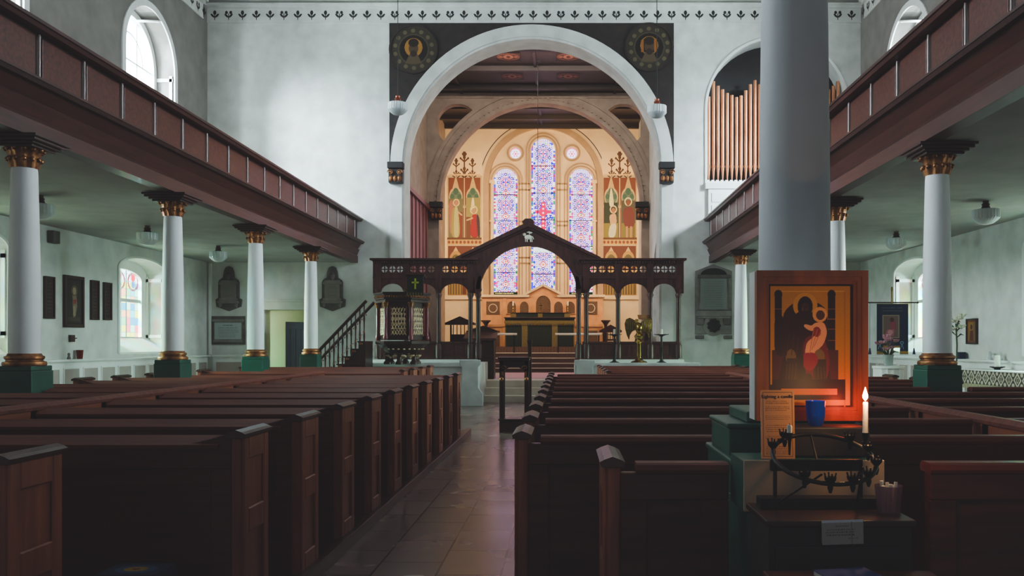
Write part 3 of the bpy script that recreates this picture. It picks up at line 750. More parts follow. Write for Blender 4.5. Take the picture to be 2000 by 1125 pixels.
# the big foreground column
BC = (.965, 3.62)
t = thing('column', 'big pale column in the right foreground with the icon mounted on it', 'column', (BC[0],BC[1],0))
m = MB(); m.box(-.325,.17,-.66,.24,0,.838); m.box(-.325,.17,-.42,.24,.838,.975); m.box(-.335,.18,-.43,.25,.955,.978); m.box(-.315,.2,-.215,.2,.978,1.085); m.box(-.325,.21,-.225,.21,1.085,1.105); m.box(-.24,.2,-.19,.19,1.105,1.15)
m.build('plinth', 'green_paint', t, bev=.006)
MB().lathe([(.16,1.15),(.165,1.2),(.152,1.26),(.150,1.6),(.146,2.2),(.138,2.8),(.128,3.4),(.122,3.75),(.122,ZC-.01)], n=56).build('shaft', 'column_big', t, smooth=40) if False else None
noise_mat('column_big', L4(196,200,202), L4(214,216,216), (1,1,1), .6, nscale=2)
MB().lathe([(.155,1.15),(.158,1.2),(.150,1.26),(.149,1.6),(.144,2.2),(.137,2.8),(.128,3.4),(.124,3.8),(.124,ZC-.01)], n=56).build('shaft', 'column_big', t, smooth=40)

# ------------------------------------------------------------------ pews
PEWC = {}
def pew_meshes(L, end, style):
    key = (round(L,3), end, style)
    if key in PEWC: return PEWC[key]
    zb = .06; H = .94
    parts = []
    ht = .86 if style == 'A' else .885
    b = MB(); b.box(0,L,0,.035,0,ht)
    n = max(1, round(L/1.15)); w = L/n
    b.box(0,L,-.016,0,ht-.1,ht); b.box(0,L,-.016,0,0,.2)
    for k in range(n+1):
        x = min(max(k*w-.05,0),L-.1); b.box(x,x+.1,-.016,0,.2,ht-.1)
    if style == 'A' and end:
        s = 1 if end == 'R' else -1; xe = L if end == 'R' else 0
        pts = [(xe-s*.42,ht-.02),(xe-s*.42,ht)]+[(xe-s*(.42-.42*i/8), ht+.075*(i/8)**2) for i in range(1,9)]+[(xe,ht-.02)]
        b.prism(pts, 'xz', -.01, .035)
    parts.append(('backrest', b.mesh('backrest', 'wood'), .004))
    c = MB()
    xa, xb = (0, L-.06 if end == 'R' else L) if end != 'L' else (.06, L)
    if style == 'A': c.prism([(-.03,ht-.002),(-.03,ht+.016),(.105,ht+.05),(.105,ht+.03),(.0,ht-.002)], 'yz', xa, xb)
    else: c.prism([(-.022,ht),(-.026,ht+.012),(-.016,ht+.03),(.0,ht+.036),(.06,ht+.036),(.075,ht+.02),(.07,ht)], 'yz', xa, xb)
    parts.append(('book_ledge' if style == 'A' else 'top_rail', c.mesh('ledge', 'wood_ledge'), 0))
    s_ = MB(); s_.box(0,L,.035,.42,.36,.40); s_.box(0,L,.36,.385,.0,.36)
    parts.append(('seat', s_.mesh('seat', 'wood'), .004))
    for side in (end if end else ''):
        x0, x1 = (L, L+.05) if side == 'R' else (-.05, 0)
        e = MB(); y0, y1 = -.02, .32
        q = 1 if side == 'R' else -1; xo = x1 if side == 'R' else x0
        e.box(x0,x1,y0,y1,0,H-.03)
        def slab(ya,yb,za,zb2): e.box(min(xo,xo+q*.014),max(xo,xo+q*.014),ya,yb,za,zb2)
        slab(y0,y0+.065,0,H-.03); slab(y1-.065,y1,0,H-.03)
        slab(y0+.065,y1-.065,H-.14,H-.03); slab(y0+.065,y1-.065,.44,.56); slab(y0+.065,y1-.065,0,.12)
        parts.append(('end_panel', e.mesh('end_panel', 'wood_upright_lit'), .006))
        k = MB(); xm0, xm1 = x0-.012, x1+.02
        if side == 'L': xm0, xm1 = x0-.02, x1+.012
        k.prism([(xm0,H-.03),(xm0-.006,H-.012),(xm0+.012,H-.002),((xm0+xm1)/2,H+.008),(xm1-.012,H-.002),(xm1+.006,H-.012),(xm1,H-.03)], 'xz', y0-.02, y1+.02)
        parts.append(('end_cap', k.mesh('end_cap', 'wood_cap'), 0))
    PEWC[key] = parts
    return parts
noise_mat('wood_ledge', L4(96,42,32), L4(126,62,47), (1.2,14,14), .52, nscale=1.6, spec=.25)
noise_mat('wood_cap', L4(64,34,28), L4(90,52,42), (8,2,8), .42, coat=.05, nscale=2)
def pew(x0, x1, y, end, style, label, group):
    t = thing('pew', label, 'pew', (x0,y,.06), 0, group)
    for name, me, bv in pew_meshes(x1-x0, end, style): link(name, me, t, bv, 1)
    return t
ORD = ['front-most','second','third','fourth','fifth','sixth','seventh','eighth','ninth','tenth','eleventh','twelfth']
struct(MB().box(-6.2,-1.53,2.6,13.55,0,.06).box(-1.56,-1.50,3.9,13.6,0,.085), 'floor_platform_left', 'skirting_wood', bev=.006)
struct(MB().box(-6.2,-2.6,13.9,18.0,0,.06), 'floor_platform_front_left', 'skirting_wood')
struct(MB().box(-.29,6.3,2.9,13.0,0,.06), 'floor_platform_right', 'skirting_wood')
struct(MB().box(.6,6.3,13.3,17.8,0,.06), 'floor_platform_front_right', 'skirting_wood')
gc = 'pews in the left centre block'
pew(-3.66, -2.15, 3.235, 'R', 'A', 'short pew at the left edge, its orange-brown panelled end nearest the camera', gc)
for i in range(10):
    y = 4.14+.905*i
    if i == 0: lab = 'nearest full pew left of the central aisle, with the largest panelled end'
    else: lab = '%s pew along the left of the central aisle, counted from the camera' % ORD[i]
    pew(-3.66, -1.61, y, 'R', 'A', lab, gc)
gs = 'pews in the left side block'
for i in range(10):
    y = 4.14+.905*i; lab = '%s pew in the left side block beyond the partition, counted from the camera' % ORD[i].replace('front-most','nearest')
    pew(-5.95 if i != 5 else -5.27, -3.78, y, 'L' if i != 5 else None, 'A', lab, gs)
gf = 'pews in the far left block below the pulpit'
for j in range(4):
    y = 14.0+.905*j; lab = '%s pew from the camera in the far left block before the pulpit' % ['first','second','third','last'][j]
    pew(-5.95 if j != 1 else -5.27, -2.70, y, ('LR' if j != 1 else 'R'), 'A', lab, gf)
gr = 'pews in the right centre block'
pew(.20, .60, 3.17, 'L', 'B', 'nearest short pew on the right, its moulded end just left of the candle stand', gr)
pew(1.34, 2.38, 3.17, None, 'B', 'nearest short pew on the right, behind and right of the candle stand', gr)
for i in range(10):
    y = 4.1+.93*i
    lab = 'large dark pew back on the right of the central aisle, just beyond the short pew' if i == 0 else '%s pew along the right of the central aisle, counted from the camera' % ORD[i]
    pew(-.18, 2.38, y, 'L', 'B', lab, gr)
gq = 'pews in the right side block'
for i in range(10):
    y = 4.1+.93*i; n = ORD[i].replace('front-most','nearest')
    if i == 9: pew(2.52, 3.72, y, None, 'B', 'last-row short pew in the right side block, left of a green plinth', gq)
    elif i == 5:
        pew(2.52, 3.72, y, None, 'B', '%s short pew in the right side block, left of a green plinth' % ('sixth-row' if i==5 else 'last-row'), gq)
        pew(4.14, 6.1, y, 'R', 'B', '%s pew in the right side block, right of a green plinth' % ('sixth-row' if i==5 else 'last-row'), gq)
    else: pew(2.52, 6.1 if i < 5 else 4.4, y, 'R', 'B', '%s pew in the right side block beyond the orange-brown partition, counted from the camera' % n, gq)
gz = 'pews in the far right block below the lectern'
for j in range(5):
    y = 13.45+.93*j
    pew(.70, 3.4, y, 'LR', 'B', '%s pew from the camera in the far right block before the eagle lectern' % ['first','second','third','fourth','last'][j], gz)
def partition(x, y0, y1, lab):
    t = thing('pew_partition', lab, 'partition', (x,y0,.06)); L = y1-y0
    m = MB().box(-.02,.02,0,L,0,.9)
    for k in range(int(L/.9)):
        m.box(-.034,.034,k*.9,k*.9+.08,0,.9)
    m.box(-.034,.034,0,L,.8,.9); m.build('boards', 'wood_partition', t, bev=.005)
    MB().prism([(-.045,.9),(-.045,.92),(-.02,.945),(.02,.945),(.045,.92),(.045,.9)], 'xz', 0, L).build('cap_rail', 'wood_ledge', t)
partition(-3.72, 3.2, 13.1, 'long low wooden partition dividing the left pews lengthwise')
partition(2.45, 3.1, 12.95, 'long low orange-brown partition dividing the right pews lengthwise')

# ------------------------------------------------------------------ litany desk in the aisle
t = thing('litany_desk', 'small dark wooden desk with gilt brackets standing in the central aisle', 'desk', (PX(1004,13.7),13.7,0))
w = .235
m = MB(); m.box(-w-.01,w+.01,-.06,.34,1.155,1.19); m.box(-w,w,0,.05,1.08,1.155); m.prism([(-w-.02,1.19),(w+.02,1.19),(w+.02,1.21),(-w-.02,1.21)], 'xz', -.08, .36)
m.plate([[(-w,1.08),(-w,.97)]+[(-w+.04,.97)]+arc(0,.95,w-.05,170,10,20,.1)+[(w-.04,.97),(w,.97),(w,1.08)]], 'xz', .0, .05)
m.build('desk_top', 'wood_dark', t, bev=.005)
for x in (-w+.035,w-.035):
    for y in (.025,.30): MB().box(x-.035,x+.035,y-.025,y+.025,0,1.155).build('leg', 'wood_dark', t, bev=.006)
MB().box(w-.03,w+.03,.36,.41,0,1.47).box(w-.04,w+.04,.35,.42,1.44,1.49).build('post', 'wood_dark', t, bev=.005)
MB().box(-w,w,-.02,.32,.02,.20).box(-w-.015,w+.015,-.04,.34,.2,.225).build('kneeler', 'wood_dark', t, bev=.006)
m = MB()
for s in (-1,1):
    m.prism([(s*.2,.99),(s*.2,.90),(s*.17,.92),(s*.17,.97)], 'xz', -.012, 0)
    pts = [(s*(.175-.05*(1-i/14)*math.cos(i*.5)), -.006, 1.04+.04*(1-i/14)*math.sin(i*.5)) for i in range(14)]; m.tube(pts, .007, 6)
    m.ball((s*.2,-.01,.86),.03,(1,.5,1.2),8,6)
    m.build('gilt_bracket', 'gold', t, smooth=40); m = MB()

# ------------------------------------------------------------------ low wall pedestals
for x, lab in ((PX(924,20.2),'squat white pedestal left of the chancel steps'),(PX(1141,20.2),'squat white pedestal right of the chancel steps')):
    t = thing('pedestal', lab, 'pedestal', (x,19.95,0))
    m = MB().prism([(-.30,0),(.30,0),(.30,.28),(.19,.42),(.19,.9),(.24,.95),(.24,1.06),(-.24,1.06),(-.24,.95),(-.19,.9),(-.19,.42),(-.30,.28)], 'xz', -.40,-.351)
    m.build('shaft', 'marble_white', t, bev=.012)

# ------------------------------------------------------------------ chancel screen
SD = 20.75; sx = SD/F
def sX(px): return (px-1032)*sx
scx = PX(1032, SD)
t = thing('chancel_screen', 'carved dark wooden screen with a gabled centre arch across the chancel steps', 'screen', (scx,SD,.97))
zf = lambda py: PZ(py,SD)-.97
posts = [-293,-238,-175,-113,-98,98,113,175,238,293]
for p in posts:
    x = p*sx
    m = MB(); m.cyl((x,0,.1),(x,0,zf(574)),.055,n=12); m.lathe([(.085,.1),(.085,.42),(.06,.46),(.07,.5),(.055,.54)], x, 0, 12)
    m.lathe([(.055,zf(582)),(.08,zf(576)),(.06,zf(572)),(.095,zf(565))], x, 0, 12); m.box(x-.075,x+.075,-.07,.07,zf(566),zf(540))
    m.build('post', 'wood_screen', t, smooth=40)
for s in (-1,1):
    a, b = sorted((s*97*sx, s*303*sx))
    # arcade with three round arches
    m = MB(); lo = rect(a,b,zf(572),zf(540)); holes = []
    outer = [(a,zf(541)),(b,zf(541)),(b,zf(573))]
    ps = sorted([s*293*sx, s*238*sx, s*175*sx, s*113*sx], reverse=True)
    for k in range(3):
        x1, x0 = ps[k]-.06, ps[k+1]+.06; c = (x0+x1)/2; hw = (x1-x0)/2
        outer += [(x1,zf(573))]+arc(c,zf(573),hw,0,180,18,zf(554)-zf(573)) + [(x0,zf(573))]
    outer += [(a,zf(573))]
    m.plate([outer], 'xz', -.035, .035); m.build('arcade', 'wood_screen', t, bev=.006)
    # frieze pierced with roundels
    m = MB(); loops = [rect(a,b,zf(540),zf(511))]
    for k in range(3):
        x1, x0 = ps[k], ps[k+1]; c = (x0+x1)/2
        for q in (-1,0,1):
            cc = c+q*.215*(x1-x0)/.72*.92; loops.append(circ(cc, zf(526), .083, 16)); MB().prism([(cc+.012,zf(526)-.085),(cc+.012,zf(526)-.012),(cc+.085,zf(526)-.012),(cc+.085,zf(526)+.012),(cc+.012,zf(526)+.012),(cc+.012,zf(526)+.085),(cc-.012,zf(526)+.085),(cc-.012,zf(526)+.012),(cc-.085,zf(526)+.012),(cc-.085,zf(526)-.012),(cc-.012,zf(526)-.012),(cc-.012,zf(526)-.085)], 'xz', -.015, .015).build('tracery', 'wood_screen', t)
    m.plate(loops, 'xz', -.04, .04)
    m.build('frieze', 'wood_screen', t, bev=.004)
    m = MB(); m.box(a,b,-.06,.06,zf(545),zf(539)); m.box(a-.0,b+.0,-.08,.08,zf(513),zf(509)); 
    a2, b2 = (a-.06 if s<0 else a-.0, b+.06 if s>0 else b+.0)
    m.box(a2,b2,-.14,.14,zf(509),zf(505))
    for k in range(40):
        xx = a+(b-a)*(k+.5)/40; m.box(xx-.015,xx+.015,-.10,-.08,zf(515),zf(510))
    for p in (293,238,175,113): m.box(s*p*sx-.07,s*p*sx+.07,-.055,.055,zf(545),zf(509))
    m.build('cornice', 'wood_screen', t, bev=.006)
    m = MB(); a3, b3 = sorted((s*105*sx, s*293*sx)); m.box(a3,b3,-.03,.03,.1,.46); m.box(a3,b3,-.05,.05,.46,.51); m.box(a3,b3,-.05,.05,.08,.15)
    for k in range(10):
        xx = a3+(b3-a3)*(k+.5)/10; m.box(xx-.1,xx+.1,-.038,.038,.2,.42)
    m.build('dado_panel', 'wood_screen', t, bev=.006)
# gable
gx0, gz0 = 130*sx, zf(508); gp = zf(446)
ri = 95*sx; zc_ = zf(575); rz = zf(481)-zc_
tri = [(-gx0-.05,gz0),(0,gp+.03),(gx0+.05,gz0),(ri+.22,gz0-.0),(ri+.22,zf(545)),(ri+.03,zf(545)),(ri+.03,zc_)]+[(ri*math.cos(a),zc_+rz*math.sin(a)) for a in np.linspace(0,PI,40)]+[(-ri-.03,zc_),(-ri-.03,zf(545)),(-ri-.22,zf(545)),(-ri-.22,gz0)]
MB().plate([tri], 'xz', -.035, .035).build('gable', 'wood_screen', t, bev=.006)
m = MB(); th = .085
for s in (-1,1):
    m.prism([(s*(gx0+.14),gz0-.01),(s*(gx0+.14),gz0+.06),(0,gp+.15),(0,gp+.03)], 'xz', -.13, .13)
    m.prism([(s*(gx0-.0),gz0-.0),(s*(gx0+.03),gz0+.03),(0,gp+.03),(0,gp-.03)], 'xz', -.075, .075)
m.prism([(-.11,gp+.06),(.11,gp+.06),(.15,gp+.15),(.07,gp+.22),(-.07,gp+.22),(-.15,gp+.15)], 'xz', -.14, .14)
m.build('gable_coping', 'wood_screen', t, bev=.006)
m = MB(); m.plate([[(ri*1.0*math.cos(a),zc_+rz*math.sin(a)) for a in np.linspace(0,PI,40)]+[((ri+.1)*math.cos(a),zc_+(rz+.1)*math.sin(a)) for a in np.linspace(PI,0,40)]], 'xz', -.07, -.035)
m.build('arch_moulding', 'wood_screen', t, bev=.005)
m = MB()                                                   # white carved lamb with a pennant
zl = gp-.22
m.ball((0,-.05,zl), .075, (1.25,.4,.75), 12, 8); m.ball((-.095,-.05,zl+.065), .038, (1.1,.6,1), 10, 6)
for x in (-.07,-.03,.05,.085): m.tube([(x,-.05,zl-.03),(x+.008,-.05,zl-.125)], .012, 6)
m.tube([(.1,-.05,zl+.02),(.13,-.05,zl-.05)], .012, 6); m.tube([(.05,-.06,zl-.05),(.01,-.06,zl+.15)], .007, 6); m.prism([(.01,zl+.14),(.1,zl+.12),(.085,zl+.09),(.018,zl+.085)], 'xz', -.055, -.045)
m.ball((0,-.045,zl+.12), .02, (2,.5,.6), 8, 6)
m.build('lamb_carving', 'petal_white', t, smooth=50)
m = MB(); m.box(-303*sx,-100*sx,-.12,.12,0,.08); m.box(100*sx,303*sx,-.12,.12,0,.08); m.build('kerb', 'marble_white', t, bev=.008)

# ------------------------------------------------------------------ pulpit and stair
PD = 19.25; pc = PX(786,PD)
t = thing('pulpit', 'hexagonal dark wooden pulpit with gilded lattice panels and crimson corner shafts', 'pulpit', (pc,PD,.97))
zp = lambda py: PZ(py,PD-.5)-.97
R = .55; hexa = lambda r: [(r*math.cos(math.radians(60*k)), r*math.sin(math.radians(60*k))) for k in range(6)]
m = MB(); m.prism(hexa(R-.06), 'xy', zp(664), zp(584)); m.build('body', 'wood_dark', t, bev=.004)
m = MB(); m.prism(hexa(R+.02), 'xy', zp(590), zp(584)); m.prism(hexa(R+.07), 'xy', zp(584), zp(574)); m.prism(hexa(R+.10), 'xy', zp(574), zp(570)); m.build('cornice', 'wood_dark', t, bev=.006)
m = MB()
for k in range(6):
    p, q = hexa(R+.075)[k], hexa(R+.075)[(k+1)%6]
    for i in range(12):
        f = (i+.5)/12; m.ball((p[0]+(q[0]-p[0])*f, p[1]+(q[1]-p[1])*f, zp(579)), .022, (1,1,1.3), 6, 5)
m.build('leaf_frieze', 'gold', t, smooth=50)
for k in range(6):
    x, y = hexa(R)[k]
    MB().lathe([(.05,zp(664)),(.06,zp(658)),(.04,zp(654)),(.04,zp(600)),(.042,zp(598))], x, y, 12).build('corner_shaft', 'oxblood', t, smooth=40)
    m = MB().lathe([(.045,zp(600)),(.06,zp(596)),(.075,zp(590))], x, y, 12)
    for q in range(6): m.ball((x+.06*math.cos(q*PI/3), y+.06*math.sin(q*PI/3), zp(592)), .02, n=6, m=5)
    m.build('shaft_capital', 'gold', t, smooth=40)
for k in (3,4,5):                                          # lattice panels on the faces turned west
    p, q = Vector(hexa(R-.045)[k]+(0,)), Vector(hexa(R-.045)[(k+1)%6]+(0,)); u = (q-p).normalized(); nrm = Vector((u.y,-u.x,0)); L = (q-p).length
    m = MB(); z0, z1 = zp(654), zp(600); x0, x1 = .09, L-.09
    def pt(a, z): v = p+u*a+nrm*.012; return (v.x, v.y, z)
    N = 5
    for sgn in (-1,1):
        for i in range(-6,8):
            a0 = x0+(x1-x0)*i/N; pts = []
            for j in range(41):
                f = j/40; a = a0+sgn*f*(z1-z0)*.55
                if x0 <= a <= x1: pts.append(pt(a, z0+f*(z1-z0)))
            if len(pts) > 1: m.tube([pts[0], pts[-1]], .009, 5)
    for i in range(N):
        for j in range(6): m.ball(pt(x0+(x1-x0)*(i+.5)/N, z0+(z1-z0)*(j+.5)/6), .02, (1,.6,1.7), 6, 5)
    m.build('lattice', 'gold_bright', t, smooth=50)
    for a, b in ((.06,.09),(L-.09,L-.06)):
        m = MB(); m.add([pt(a,z0-.03),pt(b,z0-.03),pt(b,z1+.03),pt(a,z1+.03)], [(0,1,2,3)])
        m.build('panel_frame', 'oxblood', t)
m = MB(); m.prism(hexa(R+.06), 'xy', zp(672), zp(666)); m.lathe([(.30,zp(690)),(.42,zp(684)),(.52,zp(676)),(R+.02,zp(672))], 0, 0, 6); m.build('sill', 'wood_dark', t, bev=.006)
m = MB()
for k in range(24):
    a = 2*PI*k/24; m.ball((.46*math.cos(a),.46*math.sin(a),zp(682)), .03, (1,1,.6), 6, 5)
for k in range(6):
    a = math.radians(60*k+30)
    for s in (-1,1):
        pts = [((.34+.1*(1-i/16)*math.cos(i*.5)*.6)*math.cos(a)-s*.09*(1-i/16)*math.sin(i*.5)*math.sin(a)-s*.07*math.sin(a), (.34+.1*(1-i/16)*math.cos(i*.5)*.6)*math.sin(a)+s*.09*(1-i/16)*math.sin(i*.5)*math.cos(a)+s*.07*math.cos(a), zp(697)+.03*math.cos(i*.5)) for i in range(16)]
        m.tube(pts, .018, 6)
m.build('gilt_scroll', 'gold_bright', t, smooth=50)
for k in range(6):
    a = math.radians(60*k+30); MB().lathe([(.09,0),(.09,.05),(.06,.08),(.05,.2),(.08,zp(690))], .34*math.cos(a), .34*math.sin(a), 10).build('foot', 'wood_dark', t, smooth=40)
# desk fall on the pulpit
m = thing('pulpit_fall', 'green pulpit cloth with a gold cross and gold fringe hanging over the desk', 'cloth', (PX(813,18.7),18.57,PZ(577,18.7)))
MB().box(-.18,.18,.0,.03,0,.44).build('cloth', 'cloth_green', m, bev=.01)
MB().box(-.02,.02,-.012,-.001,.12,.36).box(-.08,.08,-.012,-.001,.25,.285).build('gold_cross', 'gold_leaf', m) if False else None
noise_mat('cross_gold', L4(150,170,40), L4(190,206,80), (9,9,9), .5, nscale=3)
MB().box(-.018,.018,-.012,-.001,.13,.36).box(-.075,.075,-.012,-.001,.255,.29).build('gold_cross', 'cross_gold', m)
f_ = MB()
for k in range(12): f_.mat(k%2).box(-.18+.03*k, -.152+.03*k, -.01, .035, -.005, .055)
f_.build('fringe', ['cloth_gold','cloth_green'], m)
MB().prism([(-.03,.44),(.24,.36),(.24,.40),(-.03,.47)], 'yz', -.2, .2).build('desk_board', 'wood_cap', m)
# stair
t = thing('pulpit_stair', 'dark wooden stair with gilded balusters climbing up to the pulpit from the left', 'stair', (-5.72,19.0,0))
m = MB(); n = 9; x0s, x1s = 0.0, 1.36
for k in range(n):
    xa = x0s+(x1s-x0s)*k/n; m.box(xa, x1s, -.35, .35, .165*k, .165*(k+1)-.03); m.box(xa-.02, x1s, -.37, .37, .165*(k+1)-.03, .165*(k+1))
m.build('treads', 'wood_dark', t)
for yy in (-.38,.38):
    hr = MB(); hr.tube([(-.12,yy,.86),(.0,yy,.9),(x1s+.03,yy,2.36)], .035, 8); hr.build('handrail', 'wood_dark', t, smooth=50)
for k in range(15):
    xa = .02+k*.094; zb = .165*min(n, int((xa)/(x1s/n))+1); zt = .90+ xa*1.05
    b = MB(); b.lathe([(.016,zb),(.024,zb+.1),(.013,zb+.25),(.016,(zb+zt)/2),(.024,(zb+zt)/2+.06),(.013,zt-.15),(.016,zt)], xa, -.36, 8); b.build('baluster', 'wood_screen', t, smooth=40)
g_ = MB()
for k in range(15):
    xa = .02+k*.094; zt = .90+xa*1.05; g_.ball((xa,-.375,zt-.62),.02,(1,.6,1.5),6,5); g_.ball((xa+.05,-.375,zt-.25),.014,(1,.6,1.5),6,5); g_.ball((xa-.05,-.375,zt-.68),.012,n=6,m=5)
for k in range(n):
    xa = x0s+(x1s-x0s)*k/n; g_.ball((xa+.06,-.385,.165*(k+1)-.06),.035,(1.4,.4,.8),8,5)
g_.build('gilt_ornament', 'gold', t, smooth=50)

# ------------------------------------------------------------------ eagle lectern
t = thing('eagle_lectern', 'brass eagle lectern with spread wings on the white dais at the right', 'lectern', (PX(1248,20.0),20.0,.97))
k_ = 20.0/F
MB().lathe([(.19,0),(.2,.02),(.17,.045),(.1,.07),(.075,.11),(.05,.13),(.045,.16),(.052,.18),(.048,.46),(.06,.48),(.085,.5),(.07,.53),(.05,.56),(.1,.6),(.11,.64),(.07,.69),(.05,.71)], n=24).build('pillar', 'brass', t, smooth=40)
m = MB(); m.ball((0,0,.82), .1, (.85,1.0,1.35), 14, 10); m.ball((-.06,-.06,.98), .055, (1,1.1,1), 12, 8); m.tube([(-.07,-.1,.98),(-.08,-.15,.965),(-.08,-.16,.94)], [.025,.015,.004], 8)
for s in (-1,1): m.tube([(s*.04,-.03,.72),(s*.05,-.06,.7)], .022, 6)
m.build('eagle_body', 'brass', t, smooth=60)
for s in (-1,1):
    w_ = MB(); prof = [(.05,.95),(.12,1.02),(.22,1.07),(.31,1.03),(.345,.93),(.33,.80),(.29,.66),(.24,.55),(.22,.66),(.17,.74),(.09,.78)]
    w_.prism([(s*a, b) for a, b in prof], 'xz', -.02, .02)
    for i in range(4): w_.tube([(s*(.3-.055*i),-.022,1.0-.01*i),(s*(.27-.045*i),-.022,.64+.05*i)], .012, 6)
    o = w_.build('wing', 'brass_dark', t, bev=.008, smooth=50)
    o.rotation_euler = (0,0,s*.35)
MB().prism([(-.1,1.02),(.2,1.12),(.2,1.14),(-.1,1.04)], 'yz', -.02, .30).build('book_rest', 'brass', t, bev=.004)
for i, (px, lab) in enumerate(((1200,'dark iron candle torch standing left of the eagle lectern'),(1292,'dark iron candle torch standing right of the eagle lectern'))):
    t = thing('torch_stand', lab, 'candle stand', (PX(px,20.05),20.05,.97), 0, 'iron candle torches by the lectern')
    MB().lathe([(.12,0),(.12,.02),(.05,.05),(.025,.1),(.025,.34),(.04,.36),(.025,.38),(.022,.62),(.05,.64)], n=14).build('pole', 'iron', t, smooth=40)
    m = MB().lathe([(.02,.63),(.07,.65),(.13,.67),(.13,.68),(.03,.66)], n=16)
    for q in range(6): m.tube([(.06*math.cos(q*PI/3),.06*math.sin(q*PI/3),.66),(.17*math.cos(q*PI/3),.17*math.sin(q*PI/3),.68)], .008, 5)
    m.build('drip_pan', 'iron', t, smooth=40)
    MB().cyl((0,0,.67),(0,0,.80),.03,n=12).build('candle', 'wax', t, smooth=40)

# ------------------------------------------------------------------ chancel furniture
def stall(loc, sgn, lab):
    t = thing('choir_stall', lab, 'choir stall', loc, 0, 'choir stalls')
    L = 3.0
    MB().box(min(0,sgn*.06),max(0,sgn*.06),0,L,0,1.25).box(min(0,sgn*.12),max(0,sgn*.12),0,L,1.25,1.32).build('back', 'wood_dark', t, bev=.01)
    MB().box(min(sgn*.06,sgn*.5),max(sgn*.06,sgn*.5),0,L,.38,.45).build('seat', 'wood_dark', t, bev=.01)
    m = MB(); m.box(min(sgn*.9,sgn*.96),max(sgn*.9,sgn*.96),0,L,0,.82)
    for k in range(11): m.box(min(sgn*.96,sgn*.985),max(sgn*.96,sgn*.985),.05+k*.25,.1+k*.25,.12,.76)
    m.build('desk_front', 'wood_dark', t, bev=.005)
    MB().prism([(sgn*.72,.80),(sgn*1.02,.88),(sgn*1.02,.91),(sgn*.72,.83)], 'xz', 0, L).build('book_board', 'wood_screen', t)
    for y in (0,L-.06): MB().prism([(0,0),(sgn*1.0,0),(sgn*1.0,.9),(sgn*.7,.8),(sgn*.5,.62),(sgn*.2,1.0),(sgn*.12,1.45),(0,1.45)], 'xz', y, y+.06).build('stall_end', 'wood_dark', t, bev=.01)
stall((CWL+.12,22.9,.51), 1, 'dark choir stall along the left side of the chancel')
stall((CWR-.35,22.9,.51), -1, 'dark choir stall along the right side of the chancel')
t = thing('reading_desk', 'dark reading desk with sloping top left of the chancel steps', 'desk', (-2.28,22.2,.51))
m = MB(); m.box(-.3,.42,0,.5,0,1.0); m.box(-.24,.36,-.02,0,.1,.5); m.box(-.24,.36,-.02,0,.56,.95); m.build('body', 'wood_dark', t, bev=.012)
MB().prism([(-.08,1.0),(.56,1.22),(.56,1.26),(-.08,1.06)], 'yz', -.36, .48).build('sloping_top', 'wood_screen', t)
MB().prism([(-.36,1.26),(.1,1.40),(.48,1.26),(.48,1.22),(-.36,1.22)], 'xz', .5, .56).build('back_board', 'wood_dark', t)
for x, y, lab in ((PX(896,26.0),26.1,'dark gabled chair seen past the left bays of the screen'),(PX(1193,28.9),28.9,'dark gabled chair seen past the right bays of the screen')):
    zf0 = .52 if y < 27 else 1.13
    t = thing('gabled_chair', lab, 'chair', (x,y,zf0), 0, 'gabled chancel chairs')
    h = 1.75 if y < 27 else .95; w = .33 if y < 27 else .26
    b = MB(); b.box(-w,-w+.05,.38,.43,0,h-.15); b.box(w-.05,w,.38,.43,0,h-.15); b.box(-w,w,.40,.42,.4,h-.55)
    for q in range(5): b.box(-w+.1+q*(2*w-.2)/4-.012, -w+.1+q*(2*w-.2)/4+.012, .39,.42,h-.55,h-.2)
    b.build('back', 'wood_dark', t)
    MB().prism([(-w-.12,h-.2),(0,h),(w+.12,h-.2),(w+.12,h-.26),(-w-.12,h-.26)], 'xz', .1, .48).build('gable_roof', 'wood_dark', t)
    MB().box(-w,w,0,.42,.4,.46).build('seat', 'wood_screen', t, bev=.006)
    for a in (-w,w-.05): MB().box(a,a+.05,0,.05,0,.68).box(a,a+.05,0,.42,.64,.69).build('arm', 'wood_dark', t)
# reredos
t = thing('reredos', 'peach stone reredos with a little gable and dark arched niches behind the altar', 'reredos', (-.80,30.55,1.33))
rz_ = lambda py: EZ(py)-1.33-.02
x0, x1 = E(944)+.8, E(1177)+.8
m = MB(); m.box(x0,x1,0,.34,0,rz_(580)); m.box(x0-.0,x1+.0,-.05,.34,rz_(638),rz_(632))
m.prism([(-.55,rz_(582)),(-.55,rz_(572)),(0,rz_(560)),(.55,rz_(572)),(.55,rz_(582))], 'xz', 0, .34)
for px in (987,1132): xx = E(px)+.8; m.box(xx-.07,xx+.07,-.03,0,0,rz_(582))
m.build('body', 'reredos_stone', t, bev=.01)
m = MB(); m.box(x0-.06,-.5,-.08,.34,rz_(581),rz_(576)); m.box(.5,x1+.06,-.08,.34,rz_(581),rz_(576))
for s in (-1,1): m.prism([(s*.62,rz_(577)),(s*.62,rz_(572)),(0,rz_(555)),(0,rz_(560))], 'xz', -.1, .34)
m.build('cornice', 'cream_wall', t, bev=.008)
for px in (965,1153):
    xx = E(px)+.8; m = MB(); m.box(xx-.24,xx+.24,-.02,0,rz_(614),rz_(589)); m.build('square_panel', 'reredos_dark', t); MB().plate([circ(xx,rz_(602),.16), circ(xx,rz_(602),.135)], 'xz', -.035, -.02).build('ring', 'cream_wall', t)
    MB().box(xx-.24,xx+.24,-.02,0,rz_(678),rz_(645)).build('lower_panel', 'reredos_dark', t)
